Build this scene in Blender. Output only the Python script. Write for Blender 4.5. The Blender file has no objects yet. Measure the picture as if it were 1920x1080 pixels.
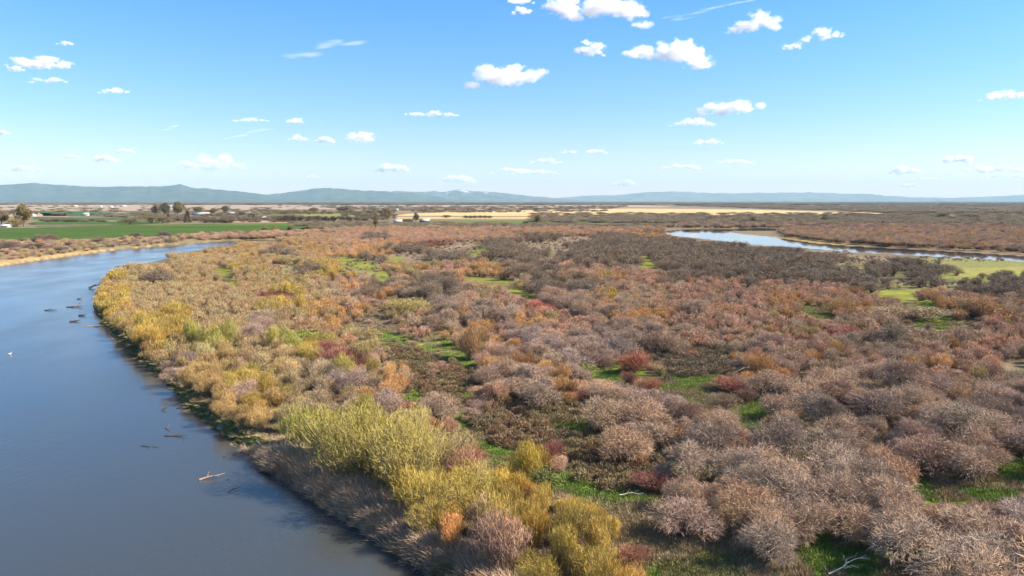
import bpy, bmesh, math, random
import numpy as np
from mathutils import Vector, Matrix, Quaternion
random.seed(7); rng = np.random.default_rng(7)
S = bpy.context.scene; C = S.collection
R = math.radians
# ------------------------------------------------------------------ camera
CAMZ, F, HOR = 30.0, 1321.0, 377.0
PIT = math.atan((540 - HOR) / F); cp, sp = math.cos(PIT), math.sin(PIT)
cam = bpy.data.objects.new('camera', bpy.data.cameras.new('camera')); C.objects.link(cam)
cam.location = (0, 0, CAMZ); cam.rotation_euler = (math.pi/2 - PIT, 0, 0)
cam.data.sensor_width = 36; cam.data.lens = F / 1920 * 36
cam.data.clip_start = 0.5; cam.data.clip_end = 400000
S.camera = cam
def ray(px, py):
    dx = (np.asarray(px, float) - 960) / F; dy = (540 - np.asarray(py, float)) / F
    return dx, cp + dy*sp, -sp + dy*cp
def ground(px, py, z=1.2):
    x, y, w = ray(px, py); t = (z - CAMZ) / w
    return x*t, y*t
def project(x, y, z):
    x, y, z = np.asarray(x, float), np.asarray(y, float), np.asarray(z, float) - CAMZ
    dep = y*cp - z*sp; up = y*sp + z*cp
    return 960 + F*x/dep, 540 - F*up/dep
# ------------------------------------------------------------------ helpers
def tag(o, label=None, cat=None, group=None, kind=None):
    if label: o['label'] = label
    if cat: o['category'] = cat
    if group: o['group'] = group
    if kind: o['kind'] = kind
    return o
def link(name, data, parent=None, mat=None):
    o = bpy.data.objects.new(name, data); C.objects.link(o)
    if mat is not None and data is not None and not data.materials: data.materials.append(mat)
    if parent: o.parent = parent
    return o
def mesh_np(name, V, Fc, attrs=None, mats=None, mi=None, smooth=False):
    """V (n,3); Fc list of (m,k) index arrays"""
    me = bpy.data.meshes.new(name)
    V = np.asarray(V, np.float32); me.vertices.add(len(V)); me.vertices.foreach_set('co', V.ravel())
    Fl = [np.asarray(f, np.int32) for f in Fc if len(f)]
    tot = np.concatenate([np.full(len(f), f.shape[1], np.int32) for f in Fl])
    idx = np.concatenate([f.ravel() for f in Fl])
    me.loops.add(len(idx)); me.loops.foreach_set('vertex_index', idx)
    me.polygons.add(len(tot))
    st = np.concatenate([[0], np.cumsum(tot)[:-1]]).astype(np.int32)
    me.polygons.foreach_set('loop_start', st)
    if smooth: me.polygons.foreach_set('use_smooth', np.ones(len(tot), bool))
    if mats:
        for m in mats: me.materials.append(m)
    if mi is not None: me.polygons.foreach_set('material_index', np.asarray(mi, np.int32))
    for k, a in (attrs or {}).items():
        a = np.asarray(a, np.float32)
        if a.ndim == 1:
            at = me.attributes.new(k, 'FLOAT', 'POINT'); at.data.foreach_set('value', a)
        else:
            at = me.attributes.new(k, 'FLOAT_COLOR', 'POINT')
            at.data.foreach_set('color', np.concatenate([a[:, :3], np.ones((len(a), 1), np.float32)], 1).ravel())
    me.update(calc_edges=True); me.validate()
    return me
def pip(poly, x, y):
    poly = np.asarray(poly, float); x = np.asarray(x); y = np.asarray(y)
    ins = np.zeros(x.shape, bool); n = len(poly)
    for i in range(n):
        x1, y1 = poly[i]; x2, y2 = poly[(i+1) % n]
        c = ((y1 > y) != (y2 > y)) & (x < (x2-x1)*(y-y1)/((y2-y1) if y2 != y1 else 1e-9) + x1)
        ins ^= c
    return ins
def sdist(poly, x, y):
    """distance to the outline of poly, positive outside"""
    poly = np.asarray(poly, float); d = np.full(x.shape, 1e12)
    for i in range(len(poly)):
        a = poly[i]; b = poly[(i+1) % len(poly)]; e = b-a; L = (e*e).sum() + 1e-9
        t = np.clip(((x-a[0])*e[0] + (y-a[1])*e[1]) / L, 0, 1)
        d = np.minimum(d, (x-a[0]-t*e[0])**2 + (y-a[1]-t*e[1])**2)
    return np.where(pip(poly, x, y), -1, 1)*np.sqrt(d)
_nt = rng.random((256, 256))
def vnoise(x, y):
    xi = np.floor(x).astype(int); yi = np.floor(y).astype(int); fx = x-xi; fy = y-yi
    fx = fx*fx*(3-2*fx); fy = fy*fy*(3-2*fy); g = lambda a, b: _nt[a & 255, b & 255]
    return (g(xi, yi)*(1-fx) + g(xi+1, yi)*fx)*(1-fy) + (g(xi, yi+1)*(1-fx) + g(xi+1, yi+1)*fx)*fy
def fbm(x, y, o=4):
    s = 0; a = .5
    for i in range(o): s = s + a*vnoise(x*2**i + 17*i, y*2**i + 31*i); a *= .5
    return s / (1-.5**o)
def sstep(a, b, v):
    t = np.clip((v-a)/(b-a), 0, 1); return t*t*(3-2*t)
# ------------------------------------------------------------------ node materials
def newmat(name):
    m = bpy.data.materials.new(name); m.use_nodes = True
    nt = m.node_tree; b = nt.nodes['Principled BSDF']; return m, nt, b
def N(nt, typ, **kw):
    n = nt.nodes.new(typ)
    for k, v in kw.items(): setattr(n, k, v)
    return n
def mixc(nt, fac, a, b, mode='MIX'):
    n = N(nt, 'ShaderNodeMix', data_type='RGBA', blend_type=mode)
    for i, v in ((0, fac), (6, a), (7, b)):
        if hasattr(v, 'is_linked'): nt.links.new(v, n.inputs[i])
        elif i == 0: n.inputs[0].default_value = v
        else: n.inputs[i].default_value = (*v[:3], 1)
    return n.outputs[2]
def math_n(nt, op, a, b=None, c=None):
    n = N(nt, 'ShaderNodeMath', operation=op)
    for i, v in enumerate((a, b, c)):
        if v is None: continue
        if hasattr(v, 'is_linked'): nt.links.new(v, n.inputs[i])
        else: n.inputs[i].default_value = v
    return n.outputs[0]
def simple(name, col, rough=.85, noise=None, amt=.25, spec=.2):
    m, nt, b = newmat(name); b.inputs['Roughness'].default_value = rough
    b.inputs['Specular IOR Level'].default_value = spec
    if noise:
        tc = N(nt, 'ShaderNodeTexCoord'); nz = N(nt, 'ShaderNodeTexNoise'); nz.inputs['Scale'].default_value = noise
        nz.inputs['Detail'].default_value = 5
        nt.links.new(tc.outputs['Object'], nz.inputs['Vector'])
        f = math_n(nt, 'MULTIPLY_ADD', nz.outputs[0], amt*4, 1-amt*2)
        c = mixc(nt, 1.0, col, f, 'MULTIPLY'); nt.links.new(c, b.inputs['Base Color'])
    else: b.inputs['Base Color'].default_value = (*col, 1)
    return m
def twig_mat(name, bark, mode):
    """mode: OBJECT -> the object's own colour, INSTANCER -> the scattered colour"""
    m, nt, b = newmat(name); b.inputs['Roughness'].default_value = .8; b.inputs['Specular IOR Level'].default_value = .15
    if mode == 'OBJECT': col = N(nt, 'ShaderNodeObjectInfo').outputs['Color']
    else:
        a = N(nt, 'ShaderNodeAttribute', attribute_type='INSTANCER', attribute_name='col'); col = a.outputs['Color']
    t = N(nt, 'ShaderNodeAttribute', attribute_name='twig'); sx = N(nt, 'ShaderNodeSeparateColor'); nt.links.new(t.outputs['Color'], sx.inputs[0])
    tone = math_n(nt, 'MULTIPLY_ADD', sx.outputs[0], .9, .55)
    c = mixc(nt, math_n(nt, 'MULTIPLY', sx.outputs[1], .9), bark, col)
    c = mixc(nt, math_n(nt, 'MULTIPLY', sx.outputs[2], .32), c, (.36, .28, .20))
    c = mixc(nt, 1.0, c, tone, 'MULTIPLY')
    nt.links.new(c, b.inputs['Base Color'])
    return m
BARK_SHADE = (.15, .112, .088)  # bark tone, deepened so shade inside the crowns is painted in too
M_twig = twig_mat('twigs', BARK_SHADE, 'OBJECT'); M_twig_i = twig_mat('twigs_massed', BARK_SHADE, 'INSTANCER')
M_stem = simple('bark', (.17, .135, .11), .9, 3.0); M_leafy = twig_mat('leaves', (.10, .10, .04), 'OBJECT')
M_dead = simple('bleached_wood', (.62, .56, .50), .8, 4.0); M_drift = simple('wet_driftwood', (.085, .06, .048), .6, 3.0)
M_drift2 = simple('dry_driftwood', (.34, .22, .15), .8, 3.0)
# ------------------------------------------------------------------ what grows where (one letter per 40 px column of the photograph)
ROWS = [
(430, "................pppppppppppppp.................."),
(438, "..............ppppppppppboppooo................."),
(446, ".............ppppdpppppprdbbddoo................"),
(456, "...........opropoporrbbdbbbddddddd.............."),
(466, "..........opppoppoddbbdddbbdddddddddd..........."),
(476, "........oopopdpooobbddbdddbddddddddddddb........"),
(486, "........tppopkppddGbdddbdbddddddddddddddbbdggggg"),
(496, "......tptpkppgYYgbokkpooddpdpdGddddddddggdddGGGG"),
(506, ".....ttptpGYpgYYggkkppooddpppppdddddddddgddddGGG"),
(516, ".....YttttpkkkdYpgpkpoooddppppppddddddddddddGGdd"),
(526, ".....ttdppgpkkkppdoddppppddpYppdpppdpddddggddGdd"),
(536, "....Yottttppktttododdpkktdrdppppppppppppddgggddd"),
(546, "....oYttttpprYttpdodddkkkdddPttppppppppoGGGoPddd"),
(558, "....oYttttptrYktppbbbbpppphhYhppptppooppPoGoprtt"),
(572, "....YYttttppYYooobkkbhpppphhohtpppppopGootGooott"),
(586, "....YottYtttkkooobkkhhotpprhhooohppppoGopttGtoot"),
(602, "....otYYttttmtpobbbthhohoopptoopppppppptttbGGbrp"),
(620, ".....oYYYttmttrokggpgoopmmppmhhgmppppptrrptttttp"),
(640, ".....oYYkyyttyyrkkggGoopmmpmmhhGrpttppprtddtptpp"),
(662, "......okpkktttYrrkTTgGpmmhhmmrTTTTtmttottmmptppt"),
(686, ".......omookttttYroTpToooommGGrTTTTommttpptoppt."),
(712, "........GooYttttmooTTTTmhoorhmoGGGrmttthhhppmtpm"),
(740, "........soomYtttpooGTTmThhorhhmhhggGhhhtthhmmttm"),
(770, ".........sooootttmrmhhGTTTTTThhmmhhGhhhphhhohhmm"),
(800, "..........sYooyyyykkrgTTTTGGhhhmmhhGhmdmmthmhhmm"),
(830, "...........sssyyykttkggTTTTTThhodhhhhhGrTTmmhhhm"),
(862, "............sskyyYYttrrGkYrTTTTGGhhhhhhhhTThhhhG"),
(895, ".............sskkYYYkYykYYYTTTrThhhhhhhhhhhggggG"),
(928, "..............ssYYkYYYttYrYGGGghhhhhhhhhhhhGhmmm"),
(962, "...............ssYmYYYttYYYYYgghhhhhhhhhhhhphhmm"),
(1000,".................sssooYtYYtYYggggggghhGhhhhhphhh"),
(1040,"...................sskYYYYYtYogggggghgGGgGGhhhhh"),
(1075,".....................sYYYYYYYoGgggggggGgGGGgGhhh"),
(1120,"......................YYYYYYYYggggggggggGGGghhhh"),
(1200,"........................YYYYYYYYggggggggGGGGhhhh"),
]
for y_, r_ in ROWS: assert len(r_) in (47, 48), (y_, len(r_))
GRID = [(r + r[-1]*2)[:48] for _, r in ROWS]
GRID = [r.replace('P', 'p') for r in GRID]
GRID = [r.replace('r', 'p') if y > 540 else r for (y, _), r in zip(ROWS, GRID)]
GRID = [r[:17] + ''.join('Y' if c in 'tmk' and random.random() < .7 else c for c in r[17:28]) + r[28:] if 880 < y < 1100 else r for (y, _), r in zip(ROWS, GRID)]
GNUM = np.array([[ord(c) for c in r] for r in GRID], np.int32)
RY = np.array([y for y, _ in ROWS], float); RB = (RY[1:] + RY[:-1])/2
def lookup(px, py):
    px = np.asarray(px, float); px = np.where(px > 1919, 3838 - px, px)
    col = np.clip(np.floor(px/40).astype(int), 0, 47); row = np.searchsorted(RB, py)
    v = GNUM[row, col]
    return np.where(np.asarray(py) < 425, ord('.'), v)
LANES = [([(1090,694),(1150,701),(1220,714),(1300,737),(1340,750)],13), ([(1385,752),(1405,785),(1425,800)],20), ([(858,785),(880,808),(920,838),(990,864)],14),
 ([(1060,903),(1120,922),(1180,942),(1250,965)],20), ([(720,632),(780,642),(830,655),(875,678)],11), ([(845,750),(895,733)],7), ([(1475,842),(1525,862)],15), ([(1870,868),(1960,892)],20),
 ([(1690,905),(1800,928),(1900,932)],14), ([(640,488),(700,503),(720,522)],9), ([(1508,578),(1552,590)],8), ([(1735,572),(1762,608)],13), ([(1650,545),(1712,557)],7), ([(1208,483),(1225,494)],6),
 ([(1060,803),(1150,795)],8), ([(1310,862),(1345,880)],12), ([(1540,1040),(1660,1062)],24), ([(960,545),(1010,560)],5), ([(870,520),(960,530)],4), ([(420,518),(440,530)],6), ([(880,475),(910,470)],6)]
def lane_exact(px, py):
    px = np.asarray(px, float); py = np.asarray(py, float); out = np.zeros(px.shape, bool)
    for pts, hw in LANES:
        for (x1, y1), (x2, y2) in zip(pts, pts[1:]):
            e = (x2-x1, (y2-y1)*1.6); L = e[0]**2 + e[1]**2; t = np.clip(((px-x1)*e[0] + (py-y1)*1.6*e[1])/L, 0, 1)
            out |= (px-x1-t*e[0])**2 + ((py-y1)*1.6-t*e[1])**2 < (hw*1.35)**2
    return out
_lx, _ly = np.meshgrid(np.arange(0, 1980, 2.), np.arange(420, 1100, 1.)); LMASK = lane_exact(_lx, _ly)
def lane(px, py):
    i = np.asarray(np.floor(np.asarray(px)/2), int); j = np.asarray(np.floor(np.asarray(py) - 420), int)
    ok = (i >= 0) & (i < LMASK.shape[1]) & (j >= 0) & (j < LMASK.shape[0])
    return ok & LMASK[np.clip(j, 0, LMASK.shape[0]-1), np.clip(i, 0, LMASK.shape[1]-1)]
# ------------------------------------------------------------------ rivers and ground
SHORE = [(900,1140),(830,1087),(790,1067),(740,1034),(690,1003),(640,968),(590,938),(545,904),(500,884),(482,864),(470,850),(430,827),(400,803),(370,780),
 (345,764),(330,738),(300,708),(270,688),(240,658),(215,633),(192,611),(178,593),(170,575),(178,555),(195,535),(215,515),(250,501),(300,489),(340,478),
 (380,468),(430,460),(500,453),(560,449),(560,447.5),(500,449.5),(430,452),(300,462),(220,469),(150,478),(80,488),(0,500),(-300,560),(-700,680),(-700,1700),(1000,1700)]
SHORE2 = [(1245,434),(1290,430.5),(1380,430),(1430,428.5),(1475,430.5),(1440,432.5),(1400,432.5),(1355,433.5),(1370,437.5),(1420,443),(1455,447),(1520,457),(1600,463),(1700,468),
 (1800,474),(1925,482),(2400,512),(2400,524),(1925,489),(1800,482.5),(1700,476.5),(1600,471.5),(1500,463.5),(1420,458),(1380,453.5),(1320,446.5),(1260,440.5)]
W1 = np.stack(ground(*np.array(SHORE, float).T, 0.0), 1); W2 = np.stack(ground(*np.array(SHORE2, float).T, 0.0), 1)
def shore(x, y):
    return np.minimum(sdist(W1, x, y), sdist(W2, x, y))
def height(x, y, s=None):
    if s is None: s = shore(x, y)
    d = np.hypot(x, y); k = np.clip(d/260, 1, 4)
    fade = 1 - sstep(300, 700, d)
    s2 = np.full(np.shape(x), 999.); far_ = d > 280
    if np.any(far_): s2[far_] = sdist(W2, x[far_], y[far_])
    base = 1.15 + fade*(.9*(fbm(x/28+5, y/28) - .5) + .25*(fbm(x/6, y/6, 2)-.5)) + .15*(1-fade)
    base = base*(.12 + .88*sstep(4, 90, s2))
    return -1.6 + (base + 1.6)*sstep(-2.2, 2.4, s/k)
ys = np.concatenate([np.linspace(2400, 1100, 60)[:-1], np.arange(1100, 440, -2.0), np.arange(440, 378.2, -.5), [378.0, 377.8, 377.6, 377.45, 377.3]])
xs = np.arange(-720, 2641, 4.0)
PX, PY = np.meshgrid(xs, ys); GX, GY = ground(PX, PY, 1.2)
gx, gy = GX.ravel(), GY.ravel(); px_, py_ = PX.ravel(), PY.ravel()
near = np.hypot(gx, gy) < 3000
sd = np.full(gx.shape, 9999.); sd[near] = shore(gx[near], gy[near])
gz = np.full(gx.shape, 1.2); gz[near] = height(gx[near], gy[near], sd[near])
PAL = {'.': (.150,.120,.075), 'G': (.13,.205,.022), 'g': (.185,.165,.075), 'b': (.185,.140,.095), 'T': (.085,.080,.035), 's': (.26,.19,.12)}
for c in 'YyokptP': PAL[c] = (.14,.105,.065)
for c in 'hmdr': PAL[c] = (.095,.095,.045)
jx = px_ + 60*(fbm(gx/7, gy/7, 3)-.5); jy = py_ + (py_-395)*.10*(fbm(gx/7+50, gy/7+9, 3)-.5)
codes = lookup(jx, np.maximum(jy, 426)); gcol = np.zeros((len(gx), 3))
codes = np.where(lane(px_, py_), ord('G'), codes)
for c, v in PAL.items(): gcol[codes == ord(c)] = v
gcol *= (.55 + .9*fbm(gx/16, gy/5 + 70, 4))[:, None]
lowg = (codes == ord('G')) & (np.hypot(gx, gy) > 170); gcol[lowg] = gcol[lowg]*np.array([1.25, .85, 1.3])
def paint(poly, col, jit=.6):
    q = pip(poly, px_ + 8*(fbm(px_/30, py_/3, 2)-.5), py_ + jit*(fbm(px_/25, py_/2+40, 2)-.5)); gcol[q] = col
X0, X1 = -800, 2700
paint([(X0,300),(X1,300),(X1,441),(1245,441),(1245,426),(600,428),(600,445),(430,452),(X0,500)], (.165,.135,.085))
paint([(X0,300),(X1,300),(X1,384.5),(1500,383),(900,385),(X0,383)], (.045,.045,.040))                 # dark far benchland
paint([(X0,384),(300,383.5),(700,384.5),(1300,384),(1250,388),(700,391),(300,396),(X0,396)], (.30,.235,.175))    # pale ploughed belt
paint([(620,392),(1200,388),(1640,388.5),(1650,396),(1300,399),(1180,396),(700,399)], (.21,.155,.10))
paint([(1200,384.5),(X1,383),(X1,402),(1700,402),(1500,396),(1300,389)], (.16,.135,.095))           # sage plain
paint([(1100,402),(1900,402),(X1,402),(X1,426),(1400,426),(1000,420)], (.17,.145,.075))
paint([(X0,497),(X0,450),(60,450),(200,447),(330,442),(600,436),(600,443),(430,452),(300,462),(150,478),(0,500)], (.21,.165,.085))
paint([(0,500),(150,478),(300,462),(420,452.5),(300,458),(150,471),(0,488),(-300,530),(-300,560)], (.33,.24,.11), .3)
paint([(1440,429),(X1,440),(X1,500),(1925,482),(1600,461),(1455,446)], (.16,.115,.075))
paint([(1360,433),(1470,443),(1620,460),(1930,477),(1930,483),(1600,464),(1455,448),(1400,442)], (.26,.19,.06), .3)
paint([(1660,444),(1800,439),(1960,441),(1960,448),(1760,448)], (.14,.165,.045))
paint([(1700,480),(1960,488),(1960,540),(1830,545),(1780,515),(1650,492)], (.165,.17,.055))
paint([(1790,505),(1960,495),(1960,530),(1850,535),(1800,528)], (.22,.215,.055))
# wet margins of the water, mossy shelf and pebbles
k_ = np.clip(np.hypot(gx, gy)/260, 1, 4)
moss = near & (sd > -1.5) & (sd < 2.2*k_) & (py_ > 560) & (py_ < 880) & (px_ < 520); gcol[moss] = (.050,.070,.018)
bed = near & (sd < -.3); gcol[bed] = (.07,.06,.045)
mud = near & (sd > -1) & (sd < .5) & ~moss & (px_ < 900); gcol[mud] = (.13,.095,.065)
nr, nc = PX.shape; I = np.arange(nr*nc).reshape(nr, nc)
quads = np.stack([I[:-1, :-1], I[:-1, 1:], I[1:, 1:], I[1:, :-1]], -1).reshape(-1, 4)
def ground_mat():
    m, nt, b = newmat('ground_cover'); b.inputs['Roughness'].default_value = .95; b.inputs['Specular IOR Level'].default_value = .1
    a = N(nt, 'ShaderNodeAttribute', attribute_name='gcol'); geo = N(nt, 'ShaderNodeNewGeometry')
    def nz(scale, det, rough=.6):
        n = N(nt, 'ShaderNodeTexNoise'); n.inputs['Scale'].default_value = scale; n.inputs['Detail'].default_value = det
        n.inputs['Roughness'].default_value = rough; nt.links.new(geo.outputs['Position'], n.inputs['Vector']); return n.outputs[0]
    f1 = math_n(nt, 'MULTIPLY_ADD', nz(.35, 6), 1.5, .25); f2 = math_n(nt, 'MULTIPLY_ADD', nz(3.0, 5, .7), 1.6, .2)
    c = mixc(nt, 1., a.outputs['Color'], f1, 'MULTIPLY'); c = mixc(nt, 1., c, f2, 'MULTIPLY')
    d = N(nt, 'ShaderNodeValToRGB'); d.color_ramp.elements[0].position = .52; d.color_ramp.elements[1].position = .66
    nt.links.new(nz(.16, 6), d.inputs[0])
    c = mixc(nt, math_n(nt, 'MULTIPLY', d.outputs[0], .45), c, (.25, .19, .12))
    nt.links.new(c, b.inputs['Base Color'])
    bp = N(nt, 'ShaderNodeBump'); bp.inputs['Strength'].default_value = .7; bp.inputs['Distance'].default_value = .25
    nt.links.new(nz(2.5, 6, .7), bp.inputs['Height']); nt.links.new(bp.outputs[0], b.inputs['Normal'])
    return m
M_ground = ground_mat()
gme = mesh_np('ground', np.stack([gx, gy, gz], 1), [quads], {'gcol': gcol}, [M_ground], smooth=True)
tag(link('ground', gme), kind='structure')
def water_mat(calmer=1.0):
    m, nt, b = newmat('river_water'); b.inputs['Base Color'].default_value = (.045, .050, .051, 1)
    b.inputs['Roughness'].default_value = .10; b.inputs['IOR'].default_value = 1.55
    geo = N(nt, 'ShaderNodeNewGeometry'); mp = N(nt, 'ShaderNodeMapping'); mp.inputs['Scale'].default_value = (1, .55, 1)
    mp.inputs['Rotation'].default_value = (0, 0, R(25))
    nt.links.new(geo.outputs['Position'], mp.inputs['Vector'])
    def nz(s, d):
        n = N(nt, 'ShaderNodeTexNoise'); n.inputs['Scale'].default_value = s; n.inputs['Detail'].default_value = d
        nt.links.new(mp.outputs[0], n.inputs['Vector']); return n.outputs[0]
    calm = N(nt, 'ShaderNodeValToRGB'); calm.color_ramp.elements[0].position = .35; calm.color_ramp.elements[1].position = .7
    nt.links.new(nz(.03, 3), calm.inputs[0])
    bp = N(nt, 'ShaderNodeBump'); bp.inputs['Distance'].default_value = .06
    nt.links.new(math_n(nt, 'MULTIPLY_ADD', calm.outputs[0], .6*calmer, .10*calmer), bp.inputs['Strength'])
    nt.links.new(math_n(nt, 'MULTIPLY_ADD', nz(.06, 5), .30*calmer, .02), b.inputs['Roughness'])
    nt.links.new(math_n(nt, 'ADD', nz(1.6, 4), math_n(nt, 'MULTIPLY', nz(.25, 3), 1.2)), bp.inputs['Height'])
    nt.links.new(bp.outputs[0], b.inputs['Normal'])
    return m
M_water = water_mat(); M_water2 = water_mat(.12)
for nm, (xa, xb, ya, yb) in (('river', (-900, 60, 8, 690)), ('side_channel', (90, 1500, 300, 1000))):
    me = mesh_np(nm, [(xa, ya, 0), (xb, ya, 0), (xb, yb, 0), (xa, yb, 0)], [np.array([[0, 1, 2, 3]])], mats=[M_water if nm == 'river' else M_water2])
    tag(link(nm, me), kind='structure')
# cultivated fields: sheets lying on the plain
def field(poly, col, sc=.02, amt=.25, z=1.45):
    P = [ground(x, y, z) for x, y in poly]
    pts = []
    for i, p in enumerate(P):                              # edges broken up a little
        q = P[(i+1) % len(P)]
        for t in (0, .2, .4, .6, .8):
            pts.append((p[0]+(q[0]-p[0])*t + (random.uniform(-4, 4) if t else 0), p[1]+(q[1]-p[1])*t + (random.uniform(-7, 7) if t else 0), z))
    bm = bmesh.new(); f = bm.faces.new([bm.verts.new(p) for p in pts]); bmesh.ops.triangulate(bm, faces=[f]); bm.normal_update()
    if sum(f.normal.z for f in bm.faces) < 0: bmesh.ops.reverse_faces(bm, faces=bm.faces[:])
    me = bpy.data.meshes.new('field'); bm.to_mesh(me); bm.free()
    m = simple('field_crop', col, .95, sc, amt, .1)
    return tag(link('field', me, mat=m), kind='structure')
field([(-400,466),(-100,455),(60,449),(200,446),(330,441),(430,438),(600,431),(640,427),(560,424),(330,424),(200,425),(60,427),(-400,433)], (.050,.090,.012))
field([(200,424.2),(330,423.6),(560,423.4),(640,425),(560,418.5),(330,420),(70,423.5),(70,424.5)], (.075,.11,.018), z=1.5)
field([(60,421),(260,420.5),(320,418),(260,415.5),(60,416)], (.045,.095,.016))
field([(60,411.5),(250,412),(300,409),(60,407)], (.05,.10,.022))
field([(80,405),(290,404.5),(300,397),(70,395.5)], (.042,.10,.032))
field([(-300,406),(130,406),(125,399.5),(-300,399)], (.32,.235,.165))
field([(430,416.8),(620,418.2),(700,417.6),(640,414.6),(430,414)], (.33,.24,.16))
field([(480,403.8),(640,404.8),(720,404),(700,400),(480,400.5)], (.19,.20,.055))
field([(560,429),(640,430),(780,427),(830,421),(640,420),(600,421)], (.15,.165,.04))
field([(740,404.4),(1000,404.8),(1300,403),(1700,401.5),(1640,399),(1400,393),(1180,391),(900,396),(760,401)], (.48,.35,.17))
field([(740,410.5),(1150,411.5),(1380,407),(1000,406.2),(740,406.5)], (.40,.29,.14))
field([(780,419.5),(1100,419),(1260,416),(1180,412.8),(800,413.6)], (.10,.13,.035))
field([(1180,415),(1380,412.5),(1350,409.5),(1180,409)], (.36,.26,.13), z=1.6)
field([(780,424),(1240,422.5),(1240,420),(780,421)], (.30,.22,.11))
# ------------------------------------------------------------------ plant meshes
def unit(v): return v / (np.linalg.norm(v, axis=1, keepdims=True) + 1e-9)
def blades(P, D, bend, w, r=rng):
    n = len(P); side = unit(np.cross(D, r.normal(size=(n, 3)))) * np.asarray(w).reshape(-1, 1)
    mid = P + D*.55 + bend*.5; tip = P + D + bend
    V = np.stack([P-side*.5, P+side*.5, mid+side*.4, mid-side*.4, tip], 1)
    b = np.arange(n)*5
    q = np.stack([b, b+1, b+2, b+3], 1); t = np.stack([b+3, b+2, b+4], 1)
    return V.reshape(-1, 3), q, t
def tubes(paths, k=4):
    """paths: list of (points, radii)"""
    V, Q = [], []
    o = 0
    for pts, rad in paths:
        pts = np.asarray(pts, float); n = len(pts)
        t = unit(np.gradient(pts, axis=0)); u = unit(np.cross(t, np.tile([.31, .77, .2], (n, 1)))); v = np.cross(t, u)
        for i in range(n):
            for j in range(k):
                a = 2*math.pi*j/k; V.append(pts[i] + rad[i]*(math.cos(a)*u[i] + math.sin(a)*v[i]))
        for i in range(n-1):
            for j in range(k):
                Q.append((o+i*k+j, o+i*k+(j+1) % k, o+(i+1)*k+(j+1) % k, o+(i+1)*k+j))
        o += n*k
    return np.array(V), np.array(Q)
def wiggle(a, b, n, amp, r):
    a, b = np.asarray(a, float), np.asarray(b, float); t = np.linspace(0, 1, n)[:, None]
    return a + (b-a)*t + r.normal(size=(n, 3))*amp*np.sin(np.pi*t)
def sph(n, r):
    return unit(r.normal(size=(n, 3)))
def willow(seed, nb, w, spread=.52, lean=.25, tw=.20, up=1.0, nc=7, cl=.55):
    r = np.random.default_rng(seed)
    ca = r.uniform(0, 6.283, nc); cr = spread*np.sqrt(r.uniform(0, .55, nc)); hh = r.uniform(.62, 1.0, nc); hh[0] = 1; cr[0] *= .3
    which = r.integers(0, nc, nb); a = r.uniform(0, 6.283, nb); rr = np.sqrt(r.uniform(0, 1, nb))
    tx = np.cos(ca)[which]*cr[which] + np.cos(a)*rr*spread*cl; ty = np.sin(ca)[which]*cr[which] + np.sin(a)*rr*spread*cl
    tz = hh[which]*(1 - .33*rr**2)
    top = np.stack([tx, ty, tz], 1); base = np.stack([tx*.30, ty*.30, tz*0], 1)
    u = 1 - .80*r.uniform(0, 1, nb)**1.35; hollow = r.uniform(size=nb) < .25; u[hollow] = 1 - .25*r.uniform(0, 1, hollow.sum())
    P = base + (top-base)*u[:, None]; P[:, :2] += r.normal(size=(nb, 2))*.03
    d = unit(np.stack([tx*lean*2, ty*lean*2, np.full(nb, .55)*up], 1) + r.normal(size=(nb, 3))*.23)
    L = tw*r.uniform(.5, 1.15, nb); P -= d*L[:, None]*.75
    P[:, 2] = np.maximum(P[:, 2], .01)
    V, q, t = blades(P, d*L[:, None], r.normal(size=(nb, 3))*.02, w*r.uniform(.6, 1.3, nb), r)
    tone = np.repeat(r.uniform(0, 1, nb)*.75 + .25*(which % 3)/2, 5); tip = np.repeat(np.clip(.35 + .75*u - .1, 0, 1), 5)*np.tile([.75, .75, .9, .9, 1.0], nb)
    st = []
    for i in range(nc*2):
        c = i % nc; e = np.array([math.cos(ca[c])*cr[c], math.sin(ca[c])*cr[c], hh[c]*.78]) + r.normal(size=3)*.06
        b = e*np.array([.25, .25, 0]) + np.array([*(r.normal(size=2)*.03), -.03])
        st.append((wiggle(b, e, 5, .02, r), np.linspace(.014, .004, 5)))
    return V, q, t, tone, tip, tubes(st)
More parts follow.
